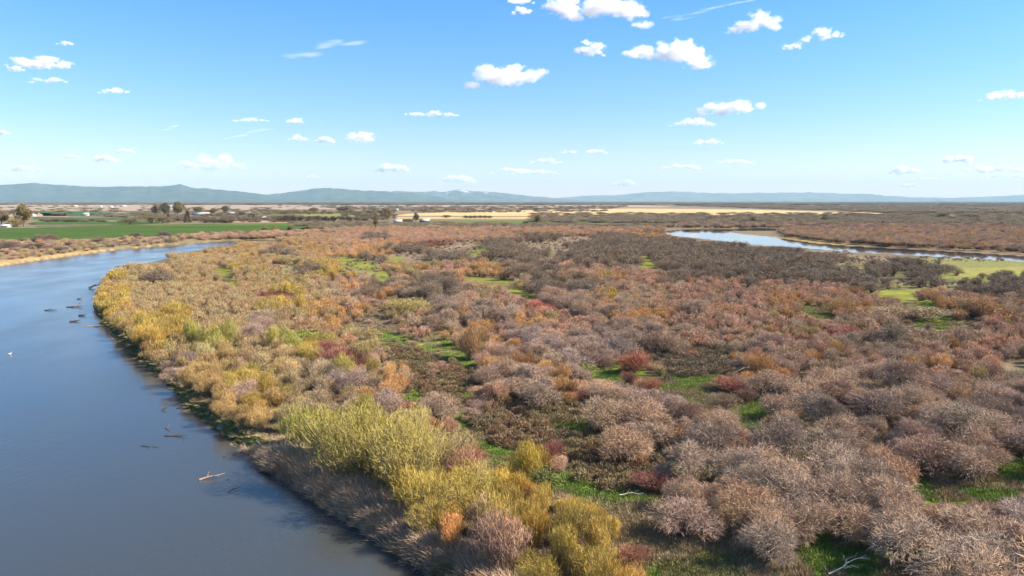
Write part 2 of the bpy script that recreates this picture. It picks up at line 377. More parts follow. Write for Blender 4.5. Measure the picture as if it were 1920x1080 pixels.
def hawthorn(seed, nb, w, flat=1.0, nl=13, tw=.115, lobe=.24):
    r = np.random.default_rng(seed)
    c = sph(nl, r); c[:, 2] = np.abs(c[:, 2]); c *= np.array([.40, .40, .48*flat])*r.uniform(.75, 1.1, (nl, 1)); c[:, 2] += .30; c[0] = (0, 0, .68*flat)
    lr = lobe*r.uniform(.5, 1.35, nl)
    which = r.integers(0, nl, nb); s = sph(nb, r); rad = r.uniform(.25, 1, nb)**.5
    P = c[which] + s*(lr[which]*rad)[:, None]; P[:, 2] = np.maximum(P[:, 2], .04)
    out = unit(P - np.array([0, 0, .25]))
    d = unit(s*.45 + out*.45 + r.normal(size=(nb, 3))*.62)
    L = tw*r.uniform(.45, 1.2, nb)*np.where(r.uniform(size=nb) < .05, 1.7, 1)
    V, q, t = blades(P, d*L[:, None], r.normal(size=(nb, 3))*.035, w*r.uniform(.6, 1.3, nb), r)
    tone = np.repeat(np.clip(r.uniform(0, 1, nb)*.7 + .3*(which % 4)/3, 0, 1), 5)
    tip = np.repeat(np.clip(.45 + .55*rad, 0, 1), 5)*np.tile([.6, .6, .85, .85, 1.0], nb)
    st = []
    for i in range(nl):
        b = np.array([*(r.normal(size=2)*.035), -.03]); m = c[i]*np.array([.45, .45, .55]) + r.normal(size=3)*.03
        pts = np.concatenate([wiggle(b, m, 4, .02, r), wiggle(m, c[i], 4, .02, r)[1:]]); st.append((pts, np.linspace(.026, .006, 7)))
        for k in range(2):
            e = c[i] + sph(1, r)[0]*lr[i]; st.append((wiggle(m, e, 4, .025, r), np.linspace(.011, .003, 4)))
    return V, q, t, tone, tip, tubes(st)
def thicket(seed, nb, w):
    r = np.random.default_rng(seed); a = r.uniform(0, 6.283, nb); z = r.uniform(.1, 1, nb); rr = np.sqrt(1-z*z)
    P = np.stack([np.cos(a)*rr*.5, np.sin(a)*rr*.5, z*.72], 1)*r.uniform(.75, 1.05, (nb, 1))
    d = unit(P*np.array([1.2, 1.2, 1.6]) + r.normal(size=(nb, 3))*.35); L = .20*r.uniform(.5, 1.2, nb)
    V, q, t = blades(P, d*L[:, None], r.normal(size=(nb, 3))*.03, w*r.uniform(.6, 1.4, nb), r)
    return V, q, t, np.repeat(r.uniform(0, 1, nb), 5), np.repeat(r.uniform(.5, 1, nb), 5)*np.tile([.7, .7, .9, .9, 1.], nb), None
def tuft(seed, nb, w, h, rad, lean=(0, 0), droop=.25):
    r = np.random.default_rng(seed); a = r.uniform(0, 6.283, nb); q_ = np.sqrt(r.uniform(0, 1, nb))*rad
    P = np.stack([np.cos(a)*q_, np.sin(a)*q_, np.full(nb, -.02)], 1)
    d = unit(np.stack([np.cos(a)*.35 + lean[0], np.sin(a)*.35 + lean[1], np.ones(nb)], 1) + r.normal(size=(nb, 3))*.18)
    L = h*r.uniform(.5, 1.1, nb); bend = np.stack([d[:, 0], d[:, 1], np.full(nb, -.5)], 1)*droop*L[:, None]
    V, q, t = blades(P, d*L[:, None], bend, w*r.uniform(.6, 1.3, nb), r)
    return V, q, t, np.repeat(r.uniform(0, 1, nb), 5), np.tile([.6, .6, .9, .9, 1.], nb), None
def huev(n): return np.repeat(rng.uniform(0, 1, n//5)**1.6, 5)
def crown_mesh(name, g, mat):
    V, q, t, tone, tip, _ = g
    return mesh_np(name, V, [q, t], {'twig': np.stack([tone, tip, huev(len(tone))], 1)}, [mat])
def stem_mesh(name, g):
    V, Q = g[5]; return mesh_np(name, V, [Q], None, [M_stem])
def whole_mesh(name, g, mat):
    V, q, t, tone, tip, st = g
    if st is None: return crown_mesh(name, g, mat)
    SV, SQ = st; n = len(V)
    tw = np.stack([tone, tip, huev(n)], 1); tw = np.concatenate([tw, np.tile([.25, 0, 0], (len(SV), 1))])
    return mesh_np(name, np.concatenate([V, SV]), [q, t, SQ + n], {'twig': tw}, [mat])
NEAR = {'willow': [willow(100+i, 5000, .0062, spread=.50+.05*(i % 3), tw=.15) for i in range(8)],
        'hawthorn': [hawthorn(200+i, 7000, .0056, flat=.85+.12*(i % 3), nl=8+i, tw=.085) for i in range(8)],
        'dogwood': [willow(300+i, 4000, .0065, spread=.62, lean=.55, tw=.22) for i in range(3)],
        'leafy': [hawthorn(330+i, 2600, .020, flat=.95, nl=16, tw=.07) for i in range(3)]}
for i in range(3): NEAR['bigwillow'] = NEAR.get('bigwillow', []) + [willow(350+i, 16000, .0036, spread=.74, tw=.075, nc=17, cl=.30)]
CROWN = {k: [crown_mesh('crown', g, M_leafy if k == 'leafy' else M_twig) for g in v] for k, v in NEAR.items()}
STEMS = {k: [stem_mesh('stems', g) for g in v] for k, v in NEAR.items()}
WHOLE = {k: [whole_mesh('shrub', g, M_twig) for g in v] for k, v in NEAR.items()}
# ------------------------------------------------------------------ scattered masses
def proto_collection(name, meshes):
    c = bpy.data.collections.new(name)                     # never linked to the scene
    for i, me in enumerate(meshes):
        o = bpy.data.objects.new('%s_%02d' % (name, i), me); c.objects.link(o)
    return c
def scatter(name, meshes, pos, rot, scl, col, label, cat):
    n = len(pos)
    if not n: return
    me = bpy.data.meshes.new(name); me.vertices.add(n); me.vertices.foreach_set('co', np.asarray(pos, np.float32).ravel())
    def at(k, typ, fld, a):
        x = me.attributes.new(k, typ, 'POINT'); x.data.foreach_set(fld, a)
    at('rot', 'FLOAT_VECTOR', 'vector', np.asarray(rot, np.float32).ravel()); at('scl', 'FLOAT_VECTOR', 'vector', np.asarray(scl, np.float32).ravel())
    at('idx', 'INT', 'value', rng.integers(0, len(meshes), n).astype(np.int32))
    at('col', 'FLOAT_COLOR', 'color', np.concatenate([np.asarray(col, np.float32), np.ones((n, 1), np.float32)], 1).ravel())
    o = link(name, me); tag(o, label, cat, kind='stuff')
    ng = bpy.data.node_groups.new(name, 'GeometryNodeTree')
    ng.interface.new_socket('Geometry', in_out='INPUT', socket_type='NodeSocketGeometry'); ng.interface.new_socket('Geometry', in_out='OUTPUT', socket_type='NodeSocketGeometry')
    gi = ng.nodes.new('NodeGroupInput'); go = ng.nodes.new('NodeGroupOutput'); ip = ng.nodes.new('GeometryNodeInstanceOnPoints')
    ci = ng.nodes.new('GeometryNodeCollectionInfo'); ci.inputs['Collection'].default_value = proto_collection(name + '_kinds', meshes)
    ci.inputs['Separate Children'].default_value = True; ci.inputs['Reset Children'].default_value = True
    def na(k, typ):
        a = ng.nodes.new('GeometryNodeInputNamedAttribute'); a.data_type = typ; a.inputs['Name'].default_value = k
        return next(s for s in a.outputs if s.enabled and s.name == 'Attribute')
    L = ng.links.new
    L(gi.outputs[0], ip.inputs['Points']); L(ci.outputs[0], ip.inputs['Instance']); ip.inputs['Pick Instance'].default_value = True
    L(na('idx', 'INT'), ip.inputs['Instance Index']); L(na('rot', 'FLOAT_VECTOR'), ip.inputs['Rotation']); L(na('scl', 'FLOAT_VECTOR'), ip.inputs['Scale'])
    L(ip.outputs[0], go.inputs[0])
    md = o.modifiers.new('scatter', 'NODES'); md.node_group = ng
    return o
# ------------------------------------------------------------------ planting
COL = {'Y': (.54,.38,.055), 'y': (.44,.41,.075), 'o': (.64,.35,.125), 'p': (.60,.355,.235), 't': (.53,.375,.235), 'k': (.47,.37,.14),
       'h': (.52,.36,.25), 'm': (.47,.32,.25), 'd': (.25,.19,.13), 'r': (.34,.060,.045)}
CNAME = {'Y': 'golden', 'y': 'yellow-green', 'o': 'orange', 'p': 'rusty pink', 't': 'straw-coloured', 'k': 'olive-yellow', 'h': 'grey-tan', 'm': 'mauve-grey', 'd': 'dark grey-brown', 'r': 'crimson'}
KIND = {c: 'willow' for c in 'Yyoptk'}; KIND.update({c: 'hawthorn' for c in 'hmd'}); KIND['r'] = 'dogwood'
#        width, height, spacing factor
SIZE = {'Y': (3.6,4.3,.40), 'y': (4.4,5.2,.45), 'o': (3.5,3.3,.47), 'p': (3.6,3.0,.47), 't': (3.7,3.3,.46), 'k': (3.8,3.5,.46), 'h': (6.2,4.8,.37), 'm': (4.9,3.6,.38), 'd': (6.4,4.8,.46), 'r': (2.8,2.0,.55)}
plants = []                                                # dicts
cells = {}
def free(x, y, r):
    i, j = int(x//6), int(y//6)
    for a in (i-1, i, i+1):
        for b in (j-1, j, j+1):
            for (u, v, q) in cells.get((a, b), ()):
                if (u-x)**2 + (v-y)**2 < ((r+q)*.5*2)**2*.999: return False
    return True
def occupy(x, y, r): cells.setdefault((int(x//6), int(y//6)), []).append((x, y, r))
def add(x, y, code, w, h, col, kind, label=None, form=None):
    plants.append(dict(x=x, y=y, code=code, w=w, h=h, col=col, kind=kind, label=label, form=form or kind))
def place_px(px, py, wpx, hpx):
    """ground point, width and height of a plant whose outline is centred on (px, py)"""
    x, y = ground(px, py + hpx*.42, 1.1); d = math.hypot(math.hypot(x, y), CAMZ)
    return float(x), float(y), wpx*d/F, hpx*d/F/.93
NAMED = [  # px, py, w, h, kind, form, colour, label
(668,842,180,128,'willow','bigwillow',(.42,.36,.06),'big yellow-green willow, the broadest crown standing behind the buff reed bed'),
(765,868,145,120,'willow','bigwillow',(.46,.38,.075),'yellow-green willow overlapping the broadest willow on its inland side'),
(800,845,130,95,'willow','bigwillow',(.48,.38,.14),'pale straw willow between the broadest yellow-green willow and the round crimson dogwood'),
(868,925,115,98,'willow','bigwillow',(.52,.40,.06),'tall gold willow between the reed bed and the dark green leafy bush'),
(800,945,90,76,'willow','willow',(.50,.38,.05),'gold willow hanging over the reeds below the broadest willow'),
(1000,880,62,75,'willow','willow',(.56,.41,.035),'bright gold willow standing up against the brown rose thicket'),
(905,905,60,46,'alder','leafy',(.075,.105,.025),'dark green leafy bush below the round crimson dogwood'),
(1020,912,62,50,'alder','leafy',(.11,.17,.022),'fresh green leafy bush at the foot of the bright gold willow'),
(840,1048,44,30,'alder','leafy',(.11,.12,.02),'small mossy green bush at the water edge among buff reeds'),
(562,640,60,34,'alder','leafy',(.26,.30,.03),'lime green leafy bush within the straw willows beside the deep red dogwoods'),
(1238,792,50,32,'alder','leafy',(.16,.19,.02),'small yellow-green leafy bush between pale grey hawthorns'),
(1095,694,46,24,'alder','leafy',(.17,.22,.03),'lime bush at the upper end of the bright grass strip'),
(1690,650,40,20,'alder','leafy',(.06,.08,.025),'dark green leafy bush in the rusty willow slope'),
(880,862,66,42,'dogwood','dogwood',(.36,.055,.035),'round crimson dogwood above the dark green leafy bush'),
(1230,898,62,50,'dogwood','dogwood',(.33,.075,.075),'crimson-tipped dogwood with grey stems alone at the foot of the hawthorns'),
(1188,678,62,46,'dogwood','dogwood',(.47,.10,.055),'orange-red dogwood at the upper bend of the bright grass strip'),
(1372,718,60,38,'dogwood','dogwood',(.42,.10,.075),'red dogwood at the lower end of the olive rose thicket'),
(1397,741,36,26,'dogwood','dogwood',(.28,.14,.12),'small dull pink dogwood in the grass just below a red one'),
(1034,855,40,44,'dogwood','dogwood',(.38,.07,.075),'upright crimson dogwood behind the bright gold willow'),
(1214,722,38,28,'dogwood','dogwood',(.55,.19,.08),'vivid orange dogwood on the near edge of the bright grass strip'),
(1180,713,26,24,'dogwood','dogwood',(.36,.10,.08),'little red dogwood touching the vivid orange dogwood'),
(1078,743,36,28,'dogwood','dogwood',(.36,.05,.06),'crimson dogwood under the row of orange willows'),
(1595,848,22,26,'dogwood','dogwood',(.50,.17,.11),'single salmon red dogwood in the dark hollow between hawthorns'),
(815,800,36,32,'dogwood','dogwood',(.34,.05,.035),'red dogwood on the inland edge of the yellow-green willows'),
(735,755,66,28,'dogwood','dogwood',(.34,.07,.045),'wide red dogwood below the golden orange willow clump'),
(768,770,34,34,'dogwood','dogwood',(.33,.055,.04),'narrow red dogwood next to the wide red one below golden willows'),
(645,684,70,46,'dogwood','dogwood',(.27,.035,.035),'largest deep red dogwood between straw and golden willows'),
(618,655,40,30,'dogwood','dogwood',(.30,.035,.035),'deep red dogwood just behind the largest deep red dogwood'),
(1010,578,50,22,'dogwood','dogwood',(.46,.055,.05),'scarlet dogwood below the pink willow mound in mid field'),
(1035,582,36,20,'dogwood','dogwood',(.42,.05,.05),'scarlet dogwood on the inland side of the other scarlet one'),
(1298,662,26,18,'dogwood','dogwood',(.36,.06,.05),'small red dogwood above the olive rose thicket'),
(515,556,60,18,'dogwood','dogwood',(.33,.05,.045),'red dogwood patch among the olive and straw willows of the bend'),
(540,562,36,16,'dogwood','dogwood',(.31,.05,.045),'smaller red dogwood beside the red patch in the river bend'),
(570,616,40,20,'dogwood','dogwood',(.36,.07,.05),'rust red dogwood below orange willows of the bend'),
(1590,625,50,18,'dogwood','dogwood',(.36,.07,.06),'red dogwood in the middle of the rusty willow slope'),
(1555,628,36,16,'dogwood','dogwood',(.33,.06,.05),'dull red dogwood touching the red one on the willow slope'),
(1182,1042,70,50,'dogwood','dogwood',(.46,.15,.075),'orange-red dogwood at the inland foot of the golden willows by the lowest meadow'),
(1005,938,44,38,'dogwood','dogwood',(.22,.035,.03),'dark red dogwood shaded among the golden willows'),
(1275,795+25,60,40,'dogwood','dogwood',(.40,.19,.09),'rust orange dogwood hugging a pale hawthorn above the meadow'),
(1410,835,46,36,'dogwood','dogwood',(.40,.15,.09),'rust red dogwood between two pale hawthorns near the green gap'),
(1455,716,36,26,'dogwood','dogwood',(.31,.06,.05),'dark red dogwood on the hawthorn slope edge'),
(1480,425+280,26,22,'dogwood','dogwood',(.33,.08,.06),'small dark red dogwood behind the slope edge dogwood'),
(488,768,40,40,'willow','willow',(.46,.27,.045),'amber willow leaning out over the mossy river bank'),
(1372,672,20,24,'willow','willow',(.55,.32,.08),'small bright orange willow beside the bleached dead branches'),
(888,655,60,54,'willow','willow',(.50,.29,.12),'rounded orange willow behind the bleached fallen branch'),
(760,580,64,34,'willow','willow',(.46,.38,.11),'yellow willow clump standing alone in the brown clearing'),
(1575,580,58,26,'willow','willow',(.55,.34,.11),'rounded orange willow ringed by green grass'),
(1690,588,110,26,'willow','willow',(.48,.35,.20),'long straw willow behind the orange one ringed by grass'),
(1820,582,100,28,'willow','willow',(.50,.29,.12),'broad orange willow at the far end of the rusty slope'),
(1085,545,60,34,'hawthorn','hawthorn',(.15,.125,.10),'dark hawthorn with bare upright branches in the pink willows'),
(1028,542,64,36,'hawthorn','hawthorn',(.14,.115,.09),'rounded dark hawthorn above the pink willow mound'),
(840,545,60,32,'hawthorn','hawthorn',(.14,.115,.09),'round dark hawthorn next to the yellow-green willow mound'),
(710,540,48,30,'hawthorn','hawthorn',(.15,.12,.09),'round dark hawthorn beside the brown clearing'),
(835,590,60,40,'hawthorn','hawthorn',(.24,.18,.125),'brown hawthorn beside the yellow willow clump in the clearing'),
]
for px, py, w, h, kind, form, col, lab in NAMED:
    x, y, ww, hh = place_px(px, py, w, h)
    add(x, y, 'r' if kind == 'dogwood' else ('a' if kind == 'alder' else ('h' if kind == 'hawthorn' else 'Y')), ww, hh, col, kind, lab, form); occupy(x, y, ww*.40)
thick, grassG, grassD, reedp = [], [], [], []
def inwedge(n, d0, d1):
    d = np.sqrt(rng.uniform(d0*d0, d1*d1, n)); t = rng.uniform(-.86, .86, n); return t*d, d
def jit_lookup(x, y, z, amt=1.0):
    px, py = project(x, y, z); n = len(px)
    return px, py, lookup(px + amt*rng.normal(size=n)*14, py + amt*rng.normal(size=n)*np.clip((py-400)*.018, .8, 9))
def tone(col, v=.13):
    f = 1 + random.gauss(0, v); g = random.gauss(0, v*.45)
    return (max(.01, col[0]*f*(1+g)), max(.01, col[1]*f), max(.01, col[2]*f*(1-g)))
far = {'willow': [], 'hawthorn': []}
for d0, d1, n, fsz in ((46, 130, 18000, 1.0), (130, 240, 32000, 1.0), (240, 800, 65000, 1.25)):
    x, y = inwedge(n, d0, d1); s = shore(x, y); z = height(x, y, s)
    px, py, cd = jit_lookup(x, y, z + 1.6)
    for i in range(n):
        c = chr(cd[i])
        if c not in SIZE or s[i] < (2.6 if py[i] > 850 else 1.2) or py[i] < 426: continue
        if d1 <= 130 and s[i] < 2.5 and c in 'h': continue
        w, h, k = SIZE[c]; f = random.uniform(.72, 1.25)*fsz
        if c == 'r': f = random.uniform(.7, 1.2)
        w *= f; h *= f**.6*random.uniform(.85, 1.1)
        if d0 < 130 and c == 'd': w *= .8
        fits = False; ox = random.gauss(0, 13)
        for shrink in (1, .75, .55):
            ww, hh = w*shrink, h*shrink; pw = .36*ww*F/math.hypot(math.hypot(x[i], y[i]), 28)
            tx, ty = project(np.array([x[i]]*5), np.array([y[i]]*5), z[i] + hh*np.array([.95, .55, .35, .35, .04]))
            cc4 = lookup(tx + ox + np.array([0, 0, pw, -pw, 0]), np.maximum(ty, 426))
            bad = max(0, sum(chr(v) in 'GgbT' for v in cc4) - (1 if c in 'hmY' else 0)) + 2*sum(chr(v) in 's.' for v in cc4) + 3*int(lane(np.append(tx, tx[:1]), np.append(ty, (ty[0] + ty[1])/2)).any())
            if bad == 0 or (bad == 1 and random.random() < .25): fits = True; break
        if not fits: continue
        w, h = ww, hh
        if not free(x[i], y[i], w*k*.82): continue
        occupy(x[i], y[i], w*k*.82)
        cc = c
        if c in 'optkY' and random.random() < (.22 if c != 'Y' else .10): cc = random.choice('optkpt')
        if c in 'hm' and random.random() < .25: cc = random.choice('hmt' if c == 'h' else 'hmp')
        col = tone(COL[cc if KIND[cc] == KIND[c] else c] if KIND.get(cc) == KIND[c] else COL[cc])
        if px[i] < 660 and cc in 'tpo':
            q = .5*min(1, (660-px[i])/120); col = tuple(a*(1-q) + b*q for a, b in zip(col, tone((.46,.36,.11), .1)))
        add(float(x[i]), float(y[i]), c, w, h, col, KIND[c])
for p in plants:
    p['d'] = math.hypot(math.hypot(p['x'], p['y']), CAMZ - 2)
P_ = np.array([(p['x'], p['y']) for p in plants]); PZ = height(P_[:, 0], P_[:, 1])
pxs, pys = project(P_[:, 0], P_[:, 1], PZ + np.array([p['h'] for p in plants])*.45)
for p, z, a, b in zip(plants, PZ, pxs, pys):
    p['z'] = float(z) - .05; p['px'] = float(a); p['py'] = float(b)
    p['vis'] = -40 < a < 1960 and b < 1130
# the individuals: those that show largest
LAND = [(650,850,'the broadest yellow-green willow'), (880,862,'the round crimson dogwood'), (1230,898,'the crimson-tipped lone dogwood'), (1188,678,'the orange-red grass-strip dogwood'),
 (1372,718,'the olive thicket dogwood'), (1214,722,'the vivid orange dogwood'), (1595,848,'the single salmon red dogwood'), (735,755,'the wide red dogwood'), (645,684,'the largest deep red dogwood'),
 (1010,578,'the scarlet dogwood pair'), (515,556,'the red bend patch'), (1590,625,'the willow slope dogwood'), (1000,880,'the bright gold willow'), (1180,1038,'the orange-red meadow dogwood'),
 (562,640,'the lime leafy bush'), (945,655,'the bleached fallen branch'), (1400,695,'the bleached twisted branches'), (760,580,'the yellow clearing willow'), (1575,580,'the grass-ringed orange willow'), (1820,582,'the broad orange slope-end willow'),
 (1590,1068,'the white dead limb'), (640,715,'the pale dead twigs'), (488,768,'the amber bank willow'), (1690,650,'the dark leafy slope bush'), (200,560,'the outermost bend point'),
 (1455,716,'the slope edge dogwood'), (1260,820,'the rust orange hawthorn-side dogwood'), (1410,835,'the rust red gap dogwood'), (840,545,'the round dark mid-field hawthorn'), (1028,542,'the pink mound hawthorn'),
 (1850,740,'the mauve inland crest'), (1760,960,'the lowest meadow thicket'), (320,620,'the golden outer bend')]
NAMEK = {'willow': ('willow_shrub', 'willow'), 'hawthorn': ('hawthorn_tree', 'hawthorn'), 'dogwood': ('dogwood_shrub', 'dogwood'), 'alder': ('leafy_shrub', 'shrub')}
ORD = ['closest', 'second closest', 'third closest', 'fourth closest', 'fifth closest', 'sixth closest']
chosen = []
for kind, cap in (('willow', 296), ('hawthorn', 290), ('dogwood', 120), ('alder', 40)):
    L = [p for p in plants if p['kind'] == kind]
    L.sort(key=lambda p: (p['label'] is None, not p['vis'], -p['w']*p['h']/p['d']**2))
    take = [p for p in L if p['vis'] or p['label']][:cap]
    chosen += take
    ids = {id(p) for p in take}
    for p in L:
        if id(p) not in ids: far.setdefault('hawthorn' if kind == 'hawthorn' else 'willow', []).append(p)
buckets = {}
for p in chosen:
    if p['label']: continue
    best = min(LAND, key=lambda l: math.hypot(p['px']-l[0], (p['py']-l[1])*1.8))
    dx, dy = p['px']-best[0], (p['py']-best[1])*1.8
    rel = ('on the inland side of' if dx > 0 else 'on the river side of') if abs(dx) > abs(dy) else ('behind' if dy < 0 else 'in front of')
    buckets.setdefault((CNAME[p['code']], p['kind'], rel, best[2]), []).append((math.hypot(dx, dy), id(p), p))
for (cn, kd, rel, lm), L in buckets.items():
    L.sort(key=lambda t: t[:2])
    for i, (_, _, p) in enumerate(L):
        if len(L) == 1: p['label'] = f'{cn} {kd} {rel} {lm}'
        elif i < len(ORD): p['label'] = f'{ORD[i]} {cn} {kd} {rel} {lm}'
        else: p['label'] = f'{cn} {kd} farther {rel} {lm}'
GROUPS = {'willow': 'willow shrubs of the river bend thicket', 'hawthorn': 'hawthorn trees of the river bend', 'dogwood': 'red dogwood shrubs', 'alder': 'green leafy bushes'}
for p in chosen:
    if p['kind'] == 'dogwood': p['col'] = tuple(v*.78 + u*.22 for v, u in zip(p['col'], (.34,.22,.16)))
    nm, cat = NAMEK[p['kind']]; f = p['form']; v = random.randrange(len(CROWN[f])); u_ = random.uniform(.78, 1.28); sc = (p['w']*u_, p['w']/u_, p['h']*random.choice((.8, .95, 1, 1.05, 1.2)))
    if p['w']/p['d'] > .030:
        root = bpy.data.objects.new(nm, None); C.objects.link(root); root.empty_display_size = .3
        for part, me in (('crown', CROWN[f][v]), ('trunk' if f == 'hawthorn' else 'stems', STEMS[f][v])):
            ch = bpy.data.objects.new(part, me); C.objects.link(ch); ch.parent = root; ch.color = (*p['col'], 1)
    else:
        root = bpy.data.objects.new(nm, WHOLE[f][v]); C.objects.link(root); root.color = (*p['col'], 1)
    root.location = (p['x'], p['y'], p['z']); root.rotation_euler = (random.gauss(0, .08), random.gauss(0, .08), random.uniform(0, 6.283)); root.scale = sc
    tag(root, p['label'], cat, GROUPS[p['kind']])
# the rest in mass
FARM = {'willow': [whole_mesh('willow_mass_shrub', willow(400+i, 1400, .013, spread=.52, tw=.16), M_twig_i) for i in range(5)],
        'hawthorn': [whole_mesh('hawthorn_mass_tree', hawthorn(450+i, 1800, .013, tw=.10), M_twig_i) for i in range(5)]}
def mass(name, meshes, L, label, cat):
    if not L: return
    scatter(name, meshes, [(p['x'], p['y'], p['z']) for p in L], [(0, 0, random.uniform(0, 6.283)) for p in L], [(p['w'], p['w'], p['h']) for p in L], [p['col'] for p in L], label, cat)
# shrubs of the far banks
def fill(poly, n, codes, size=(4.5, 3.0), var=.35, mind=3.):
    P = np.array(poly, float); got = 0
    G = np.stack(ground(P[:, 0], P[:, 1]), 1); lo, hi = G.min(0), G.max(0)
    for _ in range(60):
        x = rng.uniform(lo[0], hi[0], n); y = rng.uniform(lo[1], hi[1], n); px, py = project(x, y, 1.2)
        ok = pip(P, px, py) & (shore(x, y) > mind)
        for i in np.nonzero(ok)[0]:
            if got >= n: return
            c = random.choice(codes); f = random.uniform(1-var, 1+var)
            far[KIND[c]].append(dict(x=float(x[i]), y=float(y[i]), z=1.1, w=size[0]*f, h=size[1]*f*random.uniform(.8, 1.2), col=tone(COL[c]))); got += 1
fill([(0,453),(0,490),(150,472),(300,457),(430,448),(430,442),(330,446),(200,450)], 260, 'ttpdkm', (5, 2.6))
fill([(-300,460),(-300,540),(0,490),(0,453)], 120, 'ttpdkm', (5, 2.6))
fill([(330,446),(430,441),(600,436),(620,442),(430,450.5)], 420, 'pdtpp', (5.5, 3.4))
fill([(600,430),(780,427),(1245,427),(1245,440),(620,445)], 900, 'ptpdoto', (6, 3.2))
fill([(1460,430),(1640,430),(1930,428),(1930,478),(1600,459),(1470,444)], 2600, 'ptomktpt', (6, 3.2), mind=16)
fill([(1930,428),(2500,428),(2500,505),(1930,478)], 900, 'ptomkt', (6, 3.2))
fill([(1240,426),(1300,420),(1930,424),(1930,430),(1480,430),(1420,428)], 900, 'pdmtpd', (8, 3.6))
def dots(n, d0, d1):
    x, y = inwedge(n, d0, d1); s = shore(x, y); z = height(x, y, s); px, py = project(x, y, z); cd = lookup(px, py)
    for i in range(n):
        if chr(cd[i]) in 'bg' and s[i] > 3 and py[i] > 428:
            f = random.uniform(.4, 1.5); c = random.choice('mdkpmd'); far[KIND[c]].append(dict(x=float(x[i]), y=float(y[i]), z=float(z[i]), w=1.5*f, h=.8*f, col=tone(COL[c], .2)))
dots(5000, 120, 260); dots(16000, 260, 700)
mass('willow_thicket', FARM['willow'], far['willow'], 'unbroken mass of leafless pink, tan and orange willows filling the river bend and far banks', 'willow thicket')
mass('hawthorn_thicket', FARM['hawthorn'], far['hawthorn'], 'mass of smaller dark grey hawthorns scattered over the middle distance', 'hawthorn thicket')
# sagebrush dots on the far plain
L = []
for poly, n, sz in (([(1000,400),(1930,400),(1930,424),(1300,420),(1000,418)], 1500, (14, 3.6)), ([(1250,385),(1930,384),(1930,400),(1700,400)], 1300, (40, 5)),
                    ([(560,386),(1200,386),(1150,392),(700,396)], 450, (22, 5)), ([(0,386),(560,386),(560,412),(300,412),(0,398)], 260, (20, 5)), ([(480,408),(760,420),(1240,424),(1240,428),(600,430)], 600, (10, 3.2)),
                    ([(0,378.3),(1930,378.3),(1930,384),(0,384)], 1800, (160, 10))):
    P = np.array(poly, float); got = 0
    while got < n:
        a = rng.uniform(P[:, 0].min(), P[:, 0].max(), 400); b = rng.uniform(P[:, 1].min(), P[:, 1].max(), 400); ok = pip(P, a, b)
        x, y = ground(a[ok], b[ok])
        for u, v in zip(x, y):
            if got >= n: break
            f = random.uniform(.5, 1.4); L.append(dict(x=float(u), y=float(v), z=1.1, w=sz[0]*f*1.4, h=sz[1]*f, col=tone((.26,.22,.14), .2))); got += 1
for poly, n, sz, cl in (([(300,409),(620,411),(620,417),(430,418),(300,417)], 170, (13, 4.5), (.16,.13,.075)), ([(440,398),(740,397.5),(740,401),(440,403)], 150, (15, 6), (.17,.16,.065)), ([(380,405),(480,406),(480,414),(380,413)], 50, (10, 5), (.12,.11,.06)),
    ([(0,397),(70,398),(70,402),(0,403)], 30, (14, 6), (.15,.12,.09)), ([(80,414),(200,414.5),(200,417),(80,416)], 40, (12, 3.5), (.17,.135,.10)), ([(620,402),(740,403),(740,412),(700,413)], 60, (12, 4), (.16,.13,.07)), ([(770,396),(900,396.5),(1140,394),(1140,397),(900,399),(770,399)], 120, (15, 4), (.20,.15,.10))):
    P = np.array(poly, float); got = 0
    while got < n:
        a = rng.uniform(P[:, 0].min(), P[:, 0].max(), 100); b = rng.uniform(P[:, 1].min(), P[:, 1].max(), 100); ok = pip(P, a, b); x, y = ground(a[ok], b[ok])
        for u, v in zip(x, y):
            if got < n: f = random.uniform(.5, 1.5); L.append(dict(x=float(u), y=float(v), z=1.1, w=sz[0]*f, h=sz[1]*f, col=tone(cl, .2))); got += 1
mass('sagebrush', FARM['hawthorn'], L, 'dark scrub dotted over the wide far plain', 'scrub')
# low rose thickets, grasses and reeds
x, y = inwedge(60000, 48, 190); s = shore(x, y); z = height(x, y, s); px, py, cd = jit_lookup(x, y, z + .5, .8)
T_pos, T_scl, T_col = [], [], []; G_pos, G_scl, G_col = [], [], []; D_pos, D_scl, D_col = [], [], []; S_pos, S_scl, S_col, S_rot = [], [], [], []
tc = {}
for i in range(len(x)):
    c = chr(cd[i])
    if c != 'T' or s[i] < 1 or lane(px[i], py[i]): continue
    key = (int(x[i]/.75), int(y[i]/.75))
    if key in tc: continue
    tc[key] = 1
    w = random.uniform(.9, 2.0); n_ = vnoise(x[i:i+1]/5, y[i:i+1]/5)[0]
    base = (.24,.19,.078) if n_ < .6 else (.27,.165,.075)
    if 1220 < px[i] < 1400: base = (.225,.18,.10)
    if px[i] > 1580: base = (.13,.12,.055)
    T_pos.append((x[i], y[i], z[i]-.05)); T_scl.append((w, w, random.uniform(.7, 1.7))); T_col.append(tone(base, .18))
scatter('rose_thicket', [crown_mesh('thicket_clump', thicket(500+i, 420, .030), M_twig_i) for i in range(4)], T_pos, [(0, 0, random.uniform(0, 6.28)) for _ in T_pos], T_scl, T_col,
        'low olive-brown rose thickets carpeting the clearings between willows and hawthorns', 'rose thicket')
x, y = [np.concatenate(v) for v in zip(inwedge(80000, 46, 200), inwedge(70000, 46, 115))]; s = shore(x, y); z = height(x, y, s); px, py = project(x, y, z)
cd = lookup(px + 40*(fbm(x/7, y/7, 3)-.5), py + (py-395)*.08*(fbm(x/7+50, y/7+9, 3)-.5)); cd = np.where(lane(px, py), ord('G'), cd)
